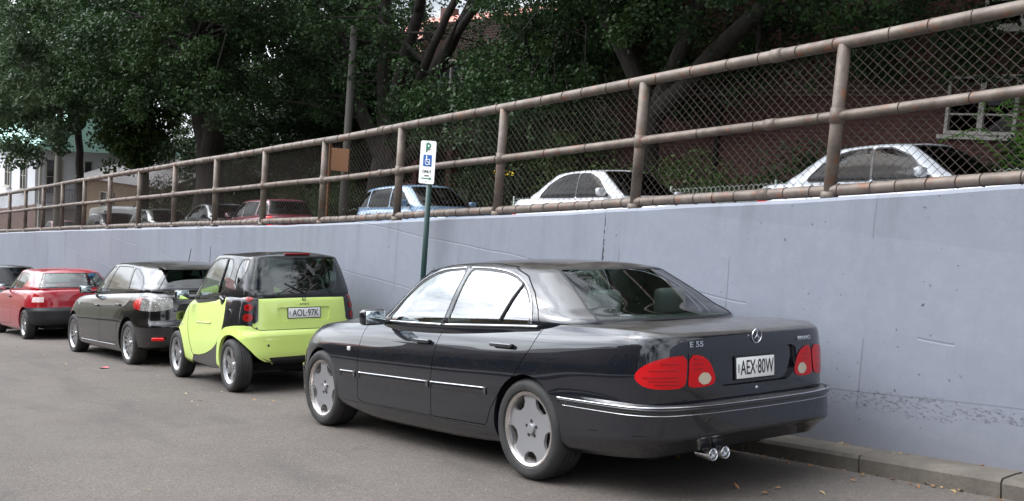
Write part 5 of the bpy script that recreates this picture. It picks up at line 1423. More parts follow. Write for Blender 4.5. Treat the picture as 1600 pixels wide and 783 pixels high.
def _led():
    m = mat('clear_led_lamp', (.6,.6,.58), .12, .2, coat=1.0); t = NT(m); v = t.n('ShaderNodeTexVoronoi'); v.inputs['Scale'].default_value = 28; t.l(t.c.outputs['Object'], v.inputs['Vector'])
    x = t.xyz(); r = t.ramp(v.outputs['Distance'], [(.0, (.75,.74,.72)), (.35, (.22,.21,.2))])
    t.color(t.mix(t.ramp(x[0], [(.0, 0.0)]), r, r)); 
    f = t.math('GREATER_THAN', x[0], -.42); t.color(t.mix(f, r, (.45,.02,.02))); return m
M['lamp_led'] = _led()
hatch_black()

def hatch_red():
    pm = paint('red_car_paint', (.33,.007,.018), 0, .35, dust=.12)
    ty = tyre_mesh(.285, .19, .175); rim = rim_mesh(.19, .175, .055, f_spokes(9, .17, .028, .020, .42, .90), [M['rim_s'], M['rim_s'], M['rim_dark'], M['disc']], lip=.012, bolts=4, bolt_r=.04, cap_r=.04, dish=.02, th=.012)
    bt = pl([-.7,0,1.0,2.1,2.4], [.95,.94,.925,.90,.88])
    base = [(-.56,0,.955),(-.54,.33,.955),(-.50,.52,.955),(-.36,.66,.955),(-.05,.715,.95),(.35,.73,.945),(.9,.73,.93),(1.35,.73,.92),(1.75,.70,.91),(1.90,.63,.91),(2.05,.45,.92),(2.14,.25,.925),(2.17,0,.925)]
    roof = [(-.16,0,1.278),(-.15,.30,1.270),(-.12,.45,1.256),(-.03,.530,1.250),(.14,.568,1.268),(.40,.588,1.290),(.75,.592,1.30),(1.0,.59,1.297),(1.18,.575,1.285),(1.28,.52,1.28),(1.33,.38,1.293),(1.36,.2,1.30),(1.37,0,1.303)]
    P = dict(W=.835, ro=.70, fo=.78, wb=2.42, H=1.36, belt=bt, cowl=2.05, rear_edge=.945, hood_front=.70, spine=pl([-.8,-.5,2.1,2.5,3.0,3.2],[.95,.96,.93,.90,.80,.74]), wr=.285, base=base, roof=roof,
        roofz=pl([-.2,.2,.7,1.2,1.4],[1.296,1.332,1.358,1.345,1.32]), lip=pm,
        lamps=[('tail_lamp', arcz([(.60,.66),(.60,.915),(.72,.93),(.84,.91),(.86,.66)], rnd=.02), M['red_lamp'], .004)],
        doors=[[(2.20,.30),(2.22,.6),(2.15,1.2),(.98,1.2),(.95,.9),(.98,.55),(1.02,.28),(2.15,.25)]],
        gapf=[arcz([(.595,1.1),(.595,.64),(-.5,.64),(-.5,.643),(.590,.643),(.590,1.1)], .001)],
        bumper=lambda V, A: np.where(V[:, 0] < .1, V[:, 2]-.615, np.where(V[:, 0] > 2.8, V[:, 2]-.50, 1.0)), bumper_mat=M['bumper_black'],
        windows=[([(1.72,.945),(1.03,.965),(1.0,1.255),(1.15,1.25),(1.28,1.20),(1.48,1.10)], 0), ([(.97,.965),(.55,.975),(.35,1.04),(.22,1.13),(.28,1.20),(.45,1.237),(.94,1.255)], -1)],
        rearw=rear_field(.0, .985, 1.238, .63, .48), frontw=front_field(1.2, .95, 1.27, .58, .48),
        handles=[(1.18,.80)], mirror=(1.68,.98), seats=(.9,.1), wheels=(ty, rim), inset=.10, handle_m=M['black_trim'], mirror_m=M['black_trim'])
    root, L, Cn, D = gen_car('parked_hatchback', 'red three-door hatchback with a black plastic rear bumper', 'cars parked in a line along the wall', L2W(15.70,-.33,-.02), street_rot(R(0)), P, pm)
    MB().tube([(-.50,-.42,1.0),(-.42,-.15,1.06)], .008, 6).build('rear_wiper', M['black_trim'], root)
    rbox('permit_sticker', (-.29,-.33,1.19), (.004,.10,.12), M['sticker'], root, .001, 1, rot=(0,R(-50),R(0)))
    for sg in (1,-1): rbox('bumper_highlight', (-.60,0,.60), (.01,.9,.01), M['bumper_black'], root, .004) if False else None
    return root
def _redlamp():
    m = mat('red_lamp_with_clear_block', (.30,.01,.01), .12, 0, coat=1.0); t = NT(m); x = t.xyz()
    f = t.math('MULTIPLY', t.math('GREATER_THAN', x[2], .715), t.math('LESS_THAN', x[2], .81)); t.color(t.mix(f, (.36,.012,.015), (.75,.60,.58))); return m
M['red_lamp'] = _redlamp(); M['bumper_black'] = mat('black_plastic_bumper', (.011,.011,.013), .42); M['sticker'] = mat('blue_sticker', (.15,.45,.75), .4)
hatch_red()
# ---------------------------------------------------------------- cars on the upper street and the far end
W_A = None
def up_rot(ang):                                  # upper street falls a little less than the lower one
    return (Matrix.Rotation(SLOPE-.016,3,'Y') @ Matrix.Rotation(ang,3,'Z')).to_euler()
def up_loc(x, y): return L2W(x, y, up_z(x)+.004)
TY2 = tyre_mesh(.30, .205, .19); RIM2 = rim_mesh(.205, .19, .06, f_spokes(7, .185, .035, .028, .35, .92), [M['rim_s'], M['rim_s'], M['rim_dark'], M['disc']], lip=.014, bolts=5, bolt_r=.045, cap_r=.03, dish=.02, nr=20, nth=120)
def sedan_P(pm, **k):
    P = dict(res=.85, W=.86, ro=1.0, fo=.85, wb=2.65, H=1.42, belt=pl([-.9,-.3,.5,1.5,2.3],[.96,.965,.94,.91,.89]), cowl=2.2, rear_edge=.955, hood_front=.68, spine=pl([-1,-.4,2.2,2.7,3.2],[.97,.99,.95,.88,.78]), wr=.30,
        base=[(-.48,0,.97),(-.46,.32,.97),(-.38,.56,.97),(-.26,.69,.965),(.0,.755,.96),(.4,.775,.945),(.95,.775,.925),(1.4,.77,.91),(1.8,.74,.90),(1.95,.67,.90),(2.12,.48,.91),(2.22,.25,.92),(2.26,0,.92)],
        roof=[(.18,0,1.37),(.19,.28,1.363),(.22,.46,1.350),(.32,.55,1.345),(.50,.59,1.353),(.72,.60,1.362),(1.0,.605,1.365),(1.2,.60,1.358),(1.36,.585,1.34),(1.44,.54,1.337),(1.49,.40,1.352),(1.53,.2,1.362),(1.54,0,1.365)],
        roofz=pl([.1,.8,1.3,1.6],[1.39,1.42,1.405,1.38]), lamps=[('tail_lamp', arcz([(.38,.66),(.38,.84),(.95,.85),(1.05,.80),(1.0,.68)], rnd=.03), M['lens_red'], .004)],
        doors=[[(2.10,.28),(2.10,1.2),(1.02,1.2),(1.06,.28)],[(1.06,.28),(1.02,1.2),(-.02,1.2),(.05,.85),(.33,.55),(.36,.28)]],
        windows=[([(1.76,.935),(1.04,.945),(.99,1.335),(1.22,1.325),(1.45,1.22)], 0), ([(1.01,.945),(.10,.975),(.12,1.03),(.30,1.20),(.52,1.30),(.68,1.33),(.96,1.338)], 1)], trim=.018,
        rearw=rear_field(.32, .995, 1.34, .56, .43), frontw=front_field(1.35, .94, 1.345, .60, .50), handles=[(1.2,.80),(.22,.82)], mirror=(1.74,1.0), seats=(1.0,.05), wheels=(TY2, RIM2), sglass=M['glass_up'], rglass=M['glass_up'])
    P.update(k); return P
def hatch_P(pm, **k):
    P = dict(res=.6, W=.83, ro=.75, fo=.80, wb=2.5, H=1.42, belt=pl([-.7,0,1.0,2.2],[.95,.94,.92,.89]), cowl=2.1, rear_edge=.945, hood_front=.70, spine=pl([-.8,-.5,2.1,2.6,3.1],[.95,.96,.94,.88,.76]), wr=.29,
        base=[(-.60,0,.955),(-.58,.33,.955),(-.53,.54,.955),(-.40,.67,.955),(-.10,.725,.95),(.35,.74,.94),(.9,.74,.925),(1.4,.735,.91),(1.78,.70,.905),(1.95,.63,.905),(2.10,.45,.915),(2.2,.25,.92),(2.23,0,.92)],
        roof=[(-.30,0,1.36),(-.29,.30,1.353),(-.26,.46,1.340),(-.16,.55,1.335),(.05,.58,1.345),(.38,.592,1.36),(.80,.595,1.362),(1.1,.59,1.358),(1.28,.575,1.34),(1.37,.52,1.337),(1.42,.38,1.352),(1.45,.2,1.362),(1.46,0,1.365)],
        roofz=pl([-.3,.2,.8,1.3,1.5],[1.385,1.41,1.42,1.40,1.38]), lamps=[('tail_lamp', arcz([(.60,.62),(.60,.92),(.80,.93),(.84,.64)], rnd=.03), M['lens_red'], .004)],
        doors=[[(2.05,.28),(2.05,1.2),(1.0,1.2),(1.03,.28)],[(1.03,.28),(1.0,1.2),(.0,1.2),(.08,.85),(.32,.55),(.36,.28)]],
        windows=[([(1.74,.935),(1.02,.945),(.97,1.325),(1.18,1.315),(1.40,1.21)], 0), ([(.97,.945),(.14,.965),(.12,1.31),(.92,1.328)], 1), ([(.08,.97),(-.42,.98),(-.33,1.16),(-.22,1.27),(.06,1.30)], -1)],
        rearw=rear_field(-.16, .99, 1.325, .62, .49), frontw=front_field(1.28, .94, 1.335, .58, .46), handles=[(1.2,.80),(.25,.82)], mirror=(1.70,1.0), seats=(1.0,.05), wheels=(TY2, RIM2), sglass=M['glass_up'], rglass=M['glass_up'])
    P.update(k); return P
G_U = 'cars parked on the upper street'
silver = paint('silver_car_paint', (.46,.48,.51), .15, .5, dust=.06, cr=.10); silver2 = paint('pale_silver_paint', (.60,.61,.63), .15, .5, dust=.06, cr=.10)
blue = paint('light_blue_paint', (.13,.22,.33), .15, .45, dust=.1, cr=.08); maroon = paint('maroon_paint', (.17,.014,.03), .1, .3, dust=.15); grey = paint('grey_green_paint', (.10,.11,.10), .3, .35, dust=.2); dk = paint('dark_blue_grey_paint', (.02,.024,.03), .2, .3, dust=.15); redp = paint('bright_red_paint', (.45,.02,.02), 0, .3, dust=.1)
# uphill-facing cars point along -X, so yaw by pi; their right sides face the wall
def place(nm, lab, x, y, P, pm, ang=math.pi): return gen_car(nm, lab, G_U, up_loc(x, y), up_rot(ang), P, pm)
place('parked_sedan', 'bright silver sedan on the upper street right of the parking sign', 8.55, -6.85, sedan_P(silver2), silver2)
place('parked_sedan', 'silver car on the upper street at the right, seen through the nearest bays of chain-link', 3.12, -6.85, sedan_P(silver), silver)
place('parked_hatchback', 'light blue hatchback on the upper street behind the parking sign', 13.9, -6.5, hatch_P(blue, H=1.45), blue)
place('parked_hatchback', 'maroon hatchback on the upper street left of the tall grey pole', 20.2, -6.85, hatch_P(maroon), maroon, 0)
place('parked_sedan', 'dark blue-grey sedan on the upper street nose up to the maroon one', 25.4, -6.85, sedan_P(dk), dk)
place('parked_hatchback', 'grey-green estate car on the upper street in front of the slim leafy tree', 30.6, -6.8, hatch_P(grey, H=1.46), grey)
place('parked_hatchback', 'small dark car on the upper street last in the row, beside the paling fence', 35.6, -6.7, hatch_P(dk), dk)
place('parked_sedan', 'red car far up the street behind the paling fence', 49.0, -8.2, sedan_P(redp), redp)
# van further along
def van():
    root = empty('parked_van', up_loc(43.0, -9.2), up_rot(math.pi)); tag(root, 'small white van beyond the row, in front of the tan cottage', 'van', G_U)
    wht = paint('white_van_paint', (.72,.72,.70), 0, .4, dust=.1)
    mb = MB(); prof = [(-1.2,.35),(-1.2,1.80),(-1.05,1.92),(1.6,1.92),(1.9,1.80),(2.4,1.15),(3.2,.98),(3.35,.75),(3.35,.35)]
    o = mb.prism(roundpoly(prof, .08), -.83, .83, 'XZ').build('body', wht, root); bm = bmesh.new(); bm.from_mesh(o.data); bmesh.ops.bevel(bm, geom=[e for e in bm.edges if abs(e.verts[0].co.y-e.verts[1].co.y) < .01], offset=.06, segments=3, affect='EDGES'); bm.to_mesh(o.data); bm.free(); auto(o, 40)
    for sg in (1,-1):
        MB().prism([(1.15,1.15),(1.15,1.72),(1.75,1.72),(2.15,1.15)], sg*.832, sg*.838, 'XZ').build('window', M['glass_mid'], root)
    MB().add([(1.955,-.68,1.72),(1.955,.68,1.72),(2.36,.74,1.22),(2.36,-.74,1.22)], [(0,1,2,3)]).build('windscreen', M['room'], root)
    for x in (-.3, 2.5):
        for sg in (1,-1): wheel(root, x, sg*.75, .30, TY2, RIM2, sg)
van()
# dark car at the far end of the lower row, its tail just in frame
pmk = paint('black_far_paint', (.008,.009,.011), 0, .3, dust=.2)
gen_car('parked_sedan', 'black car at the left edge, ahead of the red hatchback', 'cars parked in a line along the wall', L2W(22.6,-.33,-.02), street_rot(math.pi), sedan_P(pmk, wb=2.65), pmk)
# ---------------------------------------------------------------- trees
def m_leaf(name, a, b, c):
    m = bpy.data.materials.new(name); m.use_nodes = True; t = NT(m); t.b.inputs['Roughness'].default_value = .5; t.b.inputs['Specular IOR Level'].default_value = .22
    g = t.n('ShaderNodeNewGeometry'); col = t.ramp(g.outputs['Random Per Island'], [(.0, a), (.55, b), (.9, b), (1.0, c)])
    col = t.mix(t.ramp(t.noise(.45, 3), [(.4, 0.0), (.7, .6)]), col, c); t.color(col)
    tr = t.n('ShaderNodeBsdfTranslucent'); t.l(col, tr.inputs['Color']); mx = t.n('ShaderNodeMixShader'); mx.inputs[0].default_value = .22
    t.l(t.b.outputs[0], mx.inputs[1]); t.l(tr.outputs[0], mx.inputs[2]); t.l(mx.outputs[0], m.node_tree.nodes['Material Output'].inputs['Surface']); return m
M['leaf_fig'] = m_leaf('fig_leaves', (.013,.030,.011), (.023,.052,.017), (.055,.10,.028))
M['leaf_light'] = m_leaf('light_leaves', (.028,.055,.015), (.048,.088,.022), (.10,.145,.04))
M['leaf_shrub'] = m_leaf('shrub_leaves', (.035,.055,.012), (.065,.09,.022), (.13,.145,.035))
M['leaf_left_lit'] = m_leaf('top_lit_fig_leaves', (.035,.062,.030), (.055,.095,.045), (.11,.16,.075))  # fig leaves coloured lighter: the light on the left crown is painted in
def m_bark():
    m = mat('fig_bark', (.07,.055,.045), .9); t = NT(m); t.color(t.mix(t.ramp(t.noise(3, 6, .7, (3,3,.6)), [(.35, 0.0), (.7, 1.0)]), (.014,.011,.009), (.045,.037,.030))); t.bump(t.noise(9, 6, .7, (3,3,.5)), .04, .8); return m
M['bark'] = m_bark()
def leaves(centres, radii, per, size, rng, flat=.7, asp=.55):
    """one quad per leaf, scattered in clumps; returns V (4n, 3)"""
    n = len(centres)*per
    C = np.repeat(centres, per, 0); Rr = np.repeat(radii, per)[:, None]
    d = rng.normal(size=(n, 3)); d /= np.linalg.norm(d, axis=1, keepdims=True); d *= (rng.random((n, 1))**.45); d[:, 2] *= flat
    P = C + d*Rr
    nr = rng.normal(size=(n, 3))*.75 + [0, 0, .7] + d*.5; nr /= np.linalg.norm(nr, axis=1, keepdims=True)
    a = np.cross(nr, rng.normal(size=(n, 3))); a /= np.maximum(np.linalg.norm(a, axis=1, keepdims=True), 1e-6); b = np.cross(nr, a)
    s = size*(.65+.7*rng.random((n, 1)))
    V = np.stack([P-a*s*.5, P+b*s*asp*.5+nr*s*.06, P+a*s*.5, P-b*s*asp*.5+nr*s*.06], 1)
    return V.reshape(-1, 3)
def quads_obj(name, V, m, parent):
    n = len(V)//4; me = bpy.data.meshes.new(name); me.vertices.add(4*n); me.vertices.foreach_set('co', V.astype(np.float32).ravel())
    me.loops.add(4*n); me.loops.foreach_set('vertex_index', np.arange(4*n, dtype=np.int32)); me.polygons.add(n)
    me.polygons.foreach_set('loop_start', np.arange(0, 4*n, 4, dtype=np.int32)); me.update(calc_edges=True); me.materials.append(m)
    o = bpy.data.objects.new(name, me); COL.objects.link(o)
    if parent: o.parent = parent
    return o
def tree(name, label, loc, limbs, blobs, nclump, per, size, leafm, seed, group=None, twigs=60, cat='tree', inner=.3):
    """limbs: [(points, radii)] in metres from the base; blobs: [(centre, radii)]"""
    rng = np.random.default_rng(seed); root = empty(name, loc); tag(root, label, cat, group)
    mb = MB(); tips = []
    for pts, rad in limbs:
        P = np.array(pts, float); d = np.concatenate([[0], np.cumsum(np.linalg.norm(np.diff(P, axis=0), axis=1))]); k = max(5, int(d[-1]/.5))
        q = resample(d, P, np.linspace(0, d[-1], k)); r = np.interp(np.linspace(0, d[-1], k), d, rad)
        q[1:-1] += rng.normal(size=(k-2, 3))*.03*max(rad)**.5; mb.tube(list(q), list(r), 10); tips += [(q[i], r[i]) for i in range(k//3, k)]
    # twigs from limbs into the crown
    T = np.array([t[0] for t in tips])
    B = np.array([b[0] for b in blobs], float); BR = np.array([b[1] for b in blobs], float); wv = (BR[:, 0]*BR[:, 1]*BR[:, 2])**.67; wv /= wv.sum()
    idx = rng.choice(len(blobs), nclump, p=wv)
    u = rng.normal(size=(nclump, 3)); u /= np.linalg.norm(u, axis=1, keepdims=True); rr = np.where(rng.random(nclump) < inner, rng.random(nclump)*.7, .68+.34*rng.random(nclump))[:, None]
    C = B[idx] + u*BR[idx]*rr
    for k in rng.choice(nclump, min(twigs, nclump), replace=False):
        c = C[k]; dd = np.linalg.norm(T-c, axis=1) - (T[:, 2] < c[2])*.8; j = int(np.argmin(dd)); a = T[j]; mid = (a+c)/2 + rng.normal(size=3)*.25 + [0, 0, .2]
        r0 = min(.07, tips[j][1]*.7); mb.tube([a, (a+mid)/2+rng.normal(size=3)*.08, mid, (mid+c)/2, c], [r0, r0*.8, r0*.6, r0*.4, .012], 6, caps=False)
    mb.build('trunk', M['bark'], root, True, fix=False)
    cr = (.34+.42*rng.random(nclump))*(.8 if size < .1 else 1)
    quads_obj('crown', leaves(C, cr, per, size, rng), leafm, root)
    return root
G_T = 'street trees beyond the railing'
# far left tree, hanging over the house
tree('fig_tree', 'tall tree overhanging the far end of the upper street at the left edge', L2W(43,-7.6,up_z(43)),
     [([(0,0,-.5),(.1,0,3),(.3,.2,6),(1.5,.6,9)],[.2,.17,.15,.1]),([(.2,.1,5),(-1.8,.8,8),(-4,1.5,10)],[.14,.12,.07]),([(.2,0,5.5),(3,1,8),(6,2.5,9)],[.24,.18,.1])],
     [((-4.5,1,9.0),(5.5,4.5,3.6)),((5,2,8.8),(7,4,3.0)),((1,0,13),(7,5,4)),((-1,2.5,6.8),(3.6,2.5,1.7)),((10,3,8.2),(5,4,2.4)),((-6,2.5,7.2),(3.4,2.6,2.2)),((-9,0,10),(4,4,3.6)),((4,2.6,6.6),(4.5,2.4,1.7)),((-3.5,3,5.4),(3,1.8,1.5)),((12,3,7.2),(5,3,1.8))], 1150, 150, .17, M['leaf_left_lit'], 1, G_T, 70)
tree('fig_tree', 'large dense fig whose thick forked trunk stands left of the tall grey pole', L2W(31.0,-8.9,up_z(31)),
     [([(0,0,-.5),(0,0,.6),(.05,0,2.6),(.1,0,3.6)],[.95,.62,.50,.52]),([(.1,0,3.4),(-.9,.2,5.2),(-2.2,.6,7.5),(-3,1,9.5)],[.42,.34,.26,.12]),([(.1,0,3.4),(1.0,.2,5.4),(1.6,.3,7.6),(2.2,.4,10)],[.44,.34,.24,.12]),([(-.9,.2,5.2),(-3,1.6,6.2),(-5,2.6,7)],[.2,.16,.08]),([(1,.2,5.4),(3,1.8,6.4),(5,2.6,7.2)],[.2,.16,.08])],
     [((-3.6,1.5,8.0),(4.6,4.2,3.2)),((3.2,1.5,8.0),(4.4,4.0,3.2)),((0,.5,12.0),(6.5,5,3.8)),((-1.8,3.6,6.3),(3.0,2.2,1.9)),((3.2,3.2,6.2),(2.8,2.0,1.7)),((5.4,1.4,5.6),(2.2,1.8,1.6)),((-5.5,2.5,6.4),(2.8,2.2,1.9)),((-7,2,10),(4,3.4,3))], 1000, 150, .125, M['leaf_fig'], 2, G_T, 80)
tree('leafy_tree', 'slim tree with long pale hanging leaves in front of the far cottage', L2W(37.5,-8.7,up_z(37)),
     [([(0,0,-.3),(.1,0,3),(0,.2,6),(.4,.2,8)],[.2,.16,.12,.06]),([(.05,0,3.6),(-1.3,.7,5.4),(-2,1,6.6)],[.1,.08,.04])],
     [((-.4,.6,6.2),(2.3,2,2.0)),((.6,0,4.6),(1.7,1.5,1.2)),((-1.4,1.2,4.4),(1.2,1.0,1.1)),((0,0,8.6),(2.5,2,1.6))], 260, 110, .17, M['leaf_light'], 3, G_T, 60)
tree('fig_tree', 'fig with many bare limbs fanning up to the right in the middle of the picture', L2W(22.4,-11.0,up_z(22)),
     [([(0,0,-.5),(-.1,0,1.6),(-.3,0,2.8)],[.7,.55,.5]),
      ([(-.2,0,2.4),(-1.5,.1,4.2),(-3.6,.2,6.2),(-5.6,.3,8.6)],[.30,.24,.17,.08]),([(-.2,0,2.4),(-1.0,.3,4.6),(-2.2,.5,7.0),(-3.4,.6,9.5)],[.30,.22,.16,.07]),
      ([(-.2,.1,2.2),(-2.2,-.2,3.6),(-5.2,-.3,5.0),(-8.2,0,6.6)],[.26,.2,.15,.06]),([(-.2,0,2.4),(-.4,.4,5),(-.9,.8,7.5),(-1.3,1,10)],[.26,.2,.14,.07]),
      ([(-1.5,.1,4.2),(-3.4,1.0,5.2),(-5.4,1.4,7.0),(-7,1.5,8.8)],[.16,.13,.1,.05]),([(-2.2,.5,7),(-4,1,8.6),(-6,1,10.4)],[.12,.1,.05]),([(-.2,0,2.6),(1.2,.4,4.6),(2.4,.6,7.2)],[.26,.2,.1]),
      ([(-3.6,.2,6.2),(-6,.9,7.2),(-8.6,1.2,8.4)],[.12,.09,.04]),([(-2.2,-.2,3.6),(-3.8,.8,5.0),(-5,1,6.6)],[.12,.09,.04])],
     [((-4.6,.5,9.6),(4.8,4,2.2)),((1.6,.6,8.2),(3.4,3.2,3.0)),((-8.6,.4,7.0),(3.0,2.6,1.9)),((-3,-1.2,12.8),(7.5,5.5,3.0)),((-6.4,1.6,4.6),(3.0,1.6,1.3)),((-2.8,.8,4.2),(2.2,1.4,1.2)),((2,1.6,5.2),(2.0,1.5,1.6)),((-10.2,.4,9.6),(3.6,3,2.6)),((-9.6,1.5,4.6),(2.2,1.5,1.2)),((-2,-2,6.0),(3.5,1.5,1.8)),((-2.4,2.6,6.2),(1.9,1.2,1.3))], 780, 125, .115, M['leaf_fig'], 4, G_T, 190, inner=.45)
tree('fig_tree', 'dark fig in front of the brick apartments with its crown along the top right', L2W(10.6,-10.6,up_z(10)),
     [([(0,0,-.4),(.1,0,2.0),(0,0,3.0)],[.42,.27,.25]),([(0,0,2.9),(-2.4,.3,4.6),(-5.4,.8,6.2),(-8,1,7.2)],[.22,.17,.12,.06]),([(0,0,2.9),(-1.2,.2,5.0),(-2.4,.6,7.0)],[.2,.15,.1]),([(0,0,3),(1.2,.8,5.5),(2.3,1.5,8)],[.2,.16,.08])],
     [((-7.4,2.0,5.9),(4.4,3.6,2.0)),((-.6,2.0,6.2),(3.8,3.4,2.0)),((-4,.2,9.6),(7,5,2.8)),((-4.6,4.6,6.6),(4.6,2.6,1.6)),((2.0,1.0,6.6),(3.2,3.0,2.2)),((-.5,-.6,4.1),(2.4,.8,1.1)),((-6.5,-.6,4.3),(2.6,.7,.8)),((-3.5,-.6,4.6),(2.2,.7,.9))], 1300, 150, .095, M['leaf_fig'], 5, G_T, 90)
tree('fig_tree', 'dark fig whose crown overhangs the top right corner', L2W(-3.0,-10.2,up_z(-4)),
     [([(0,0,-.4),(.1,0,2.2),(0,0,3.4)],[.5,.34,.3]),([(0,0,3.3),(2,.5,5.2),(4.4,1.2,6.8)],[.24,.18,.09]),([(0,0,3.3),(-2,.4,5.4),(-4,.8,7.2)],[.24,.18,.09])],
     [((2.8,1.5,5.9),(4.2,3.4,1.7)),((-3.4,1.5,6.2),(4,3.4,2.0)),((0,-.3,9.2),(7,5,2.6)),((1,4.2,6.7),(4.5,2.6,1.5))], 900, 150, .095, M['leaf_fig'], 6, G_T, 80)
tree('fig_tree', 'distant dark tree filling the gap behind the forked fig', L2W(41,-17,up_z(40)),
     [([(0,0,-.5),(0,0,4),(.3,.2,7)],[.5,.4,.2])], [((0,0,6.5),(8,4.5,6.2)),((8,0,6),(6,4,4.6)),((-7,1,6.0),(5,4,5.2)),((3,2,3.6),(6,2,2.2))], 800, 160, .19, M['leaf_fig'], 7, G_T, 20)
tree('fig_tree', 'second distant dark tree standing right of the forked fig trunk', L2W(30,-14.5,up_z(30)),
     [([(0,0,-.5),(0,0,3),(.3,.2,5)],[.4,.3,.15])], [((0,0,4.2),(4.6,2.4,4.2)),((1,0,8.0),(4.6,3,3.0))], 520, 150, .15, M['leaf_fig'], 8, G_T, 20)
tree('fig_tree', 'dark bushy tree between the fanned fig and the brick apartments', L2W(15.4,-11.4,up_z(15)),
     [([(0,0,-.5),(0,0,3),(.3,.2,5)],[.25,.2,.1])], [((0,0,3.9),(2.6,1.3,1.9)),((-1.6,0,5.2),(2.4,1.6,1.5))], 240, 130, .10, M['leaf_fig'], 9, G_T, 30)
G_S = 'shrubs along the upper footpath'
def shrub(label, x, y, rx, ry, rz, seed, m='leaf_shrub', n=60, per=110, size=.085, zb=.0):
    tree('shrub', label, L2W(x, y, up_z(x)+zb), [([(0,0,-.2),(.05,0,rz*.8)],[.04,.02]),([(0,0,0),(rx*.4,0,rz)],[.03,.01]),([(0,0,0),(-rx*.4,0,rz)],[.03,.01])], [((0,0,rz),(rx,ry,rz))], n, per, size, M[m], seed, G_S, 14, 'shrub', .5)
shrub('yellow-green shrub left of the fig trunk behind the dark hatchback', 32.6,-9.6,1.5,.8,1.3,20)
shrub('tall yellow-green shrub in front of the far cottage', 38.6,-9.9,1.7,.8,1.7,28)
shrub('broad green shrub beside the slim leafy tree', 35.2,-10.2,1.6,.8,1.5,29,'leaf_light')
shrub('small yellow-green shrub right of the fig trunk', 26.6,-9.8,.9,.7,1.2,21)
shrub('leafy shrub behind the maroon car', 24.2,-10.2,1.4,.8,1.4,22,'leaf_light')
shrub('dark green shrub behind the blue car', 15.6,-10.4,1.9,.9,1.6,23,'leaf_fig')
shrub('green shrub behind the silver sedan at its boot end', 12.4,-10.0,1.8,.8,1.5,24,'leaf_light')
shrub('low green hedge bush between the two silver cars', 8.6,-9.9,2.1,.7,.95,25,'leaf_light')
shrub('low green bush beneath the middle of the brick wall', 5.9,-10.2,1.5,.6,1.0,26,'leaf_fig')
shrub('bush beneath the white window', 2.4,-10.6,1.2,.6,.9,27,'leaf_fig')
def fern():
    root = empty('fern', L2W(1.7,-9.6,up_z(1.7)+.1)); tag(root, 'bright green fern with arching fronds below the white window at the right edge', 'fern'); rng = np.random.default_rng(5)
    mb = MB(); Q = []
    for k in range(26):
        a = rng.random()*2*math.pi; ln = 1.1+.6*rng.random(); up = 1.3+.7*rng.random(); d = Vector((math.cos(a),math.sin(a),0)); pts = [d*(ln*t) + Vector((0,0,up*math.sin(t*2.0)*1.0+.2)) for t in np.linspace(0,1,12)]
        mb.tube(pts, .006, 4)
        for i in range(1, 12):
            s_ = Vector((-d.y,d.x,0)); w_ = .26*(1-i/12.5)
            for sg in (1,-1):
                for f in (0,.5):
                    p = pts[i-1].lerp(pts[i], f); t_ = (pts[i]-pts[i-1])*.30; e = p + s_*sg*w_ + t_ + Vector((0,0,-.04)); Q += [p, p+t_*.7, e, e-t_*.2]
    mb.build('stems', M['leaf_fern'], root); quads_obj('fronds', np.array([tuple(q) for q in Q]), M['leaf_fern'], root)
M['leaf_fern'] = m_leaf('fern_fronds', (.05,.13,.02), (.08,.19,.03), (.14,.26,.05))
fern()
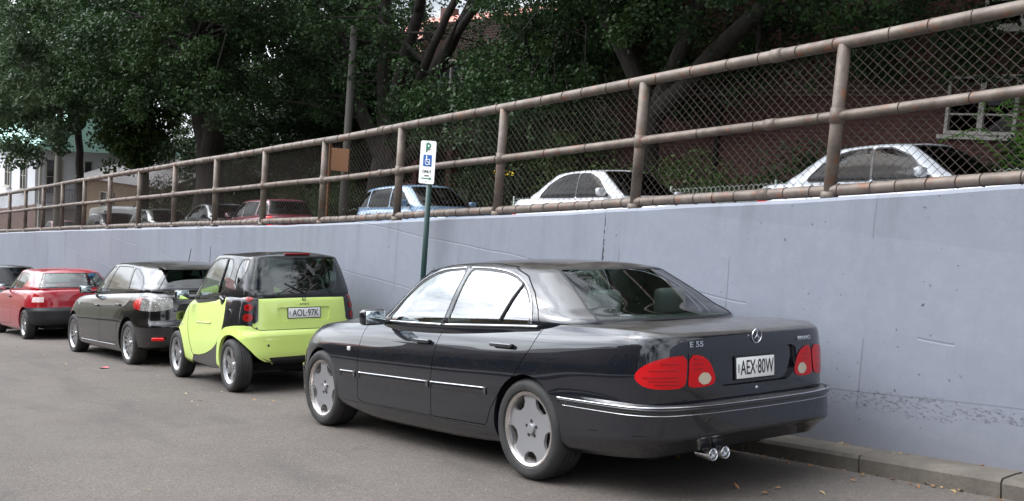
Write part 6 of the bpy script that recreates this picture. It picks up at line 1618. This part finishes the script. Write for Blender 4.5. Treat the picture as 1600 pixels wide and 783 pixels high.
# trees across the road
for i, (x, y) in enumerate(((33.0, 14.5), (-14, 14))):
    tree('street_tree', ['bushy tree down the other side of the road','bushy tree across the road behind the camera'][i], L2W(x, y, .1),
     [([(0,0,-.3),(.1,0,2),(0,0,3.2)],[.22,.17,.14])], [((0,0,4.2),(2.6,2.2,2.4)),((1.6,0,3.2),(1.8,1.6,1.6)),((-1.8,0,3.4),(1.7,1.6,1.5))], 150, 90, .16, M['leaf_fig'], 30+i, 'trees across the road', 20)
hg = empty('hedge', L2W(12, 11.6, .1)); tag(hg, 'unseen dark hedge added across the road to give the black sedan dark reflections', 'hedge')  # out of view, added so the black sedan mirrors something dark
_rng = np.random.default_rng(77); _n = 420; _C = np.array([L2W(x, 11.6+_rng.uniform(-.35,.35), .13+_rng.uniform(.2,1.5)) - L2W(12,11.6,.1) for x in _rng.uniform(-8, 40, _n)])
quads_obj('foliage', leaves(_C, np.full(_n, .5), 90, .14, _rng), M['leaf_fig'], hg)
# dead leaves in the gutter and on the road
def litter():
    rng = np.random.default_rng(9); Q = []
    def leaf(x, y, z, s, flat=.25):
        a = rng.random()*6.28; t = np.array([math.cos(a), math.sin(a), rng.normal()*flat]); b = np.array([-math.sin(a), math.cos(a), rng.normal()*flat]); p = np.array(L2W(x, y, z)) + [0, 0, .006]
        Q.extend([p-t*s, p+b*s*.5+[0,0,s*.25], p+t*s, p-b*s*.5+[0,0,s*.2]])
    for _ in range(150): leaf(rng.uniform(-3.2, 5), -.93+abs(rng.normal())*.09, .004, rng.uniform(.008,.028))
    for _ in range(40): leaf(rng.uniform(-3.2, 5), rng.uniform(-.9, .1), .004, rng.uniform(.012,.035))
    for _ in range(90): leaf(rng.uniform(-3.2, 4), -1.19+abs(rng.normal())*.03, .118, rng.uniform(.008,.02))
    for _ in range(120): leaf(rng.uniform(4, 22), rng.uniform(-.6, 1.3), .004, rng.uniform(.012,.028), .1)
    for _ in range(25): leaf(rng.uniform(-3, 9), rng.uniform(1, 4), .004, rng.uniform(.006,.014), .1)
    o = quads_obj('fallen_leaves', np.array(Q), M['dead_leaf'], None); tag(o, kind='stuff')
def m_dead():
    m = mat('dead_leaves', (.3,.15,.06), .8); t = NT(m); g = t.n('ShaderNodeNewGeometry'); t.color(t.ramp(g.outputs['Random Per Island'], [(.0, (.10,.05,.02)), (.5, (.28,.13,.05)), (.85, (.38,.26,.10)), (1.0, (.5,.42,.25))])); return m
M['dead_leaf'] = m_dead(); litter()
rag = MB(); rag.add([L2W(9.0,.86,.012),L2W(9.13,.84,.02),L2W(9.16,.94,.008),L2W(9.04,.97,.022)], [(0,1,2,3)]); tag(rag.build('paper_scrap', mat('pink_scrap', (.6,.10,.13), .6)), 'crumpled pink scrap on the road beside the black hatchback\'s rear wheel', 'litter')
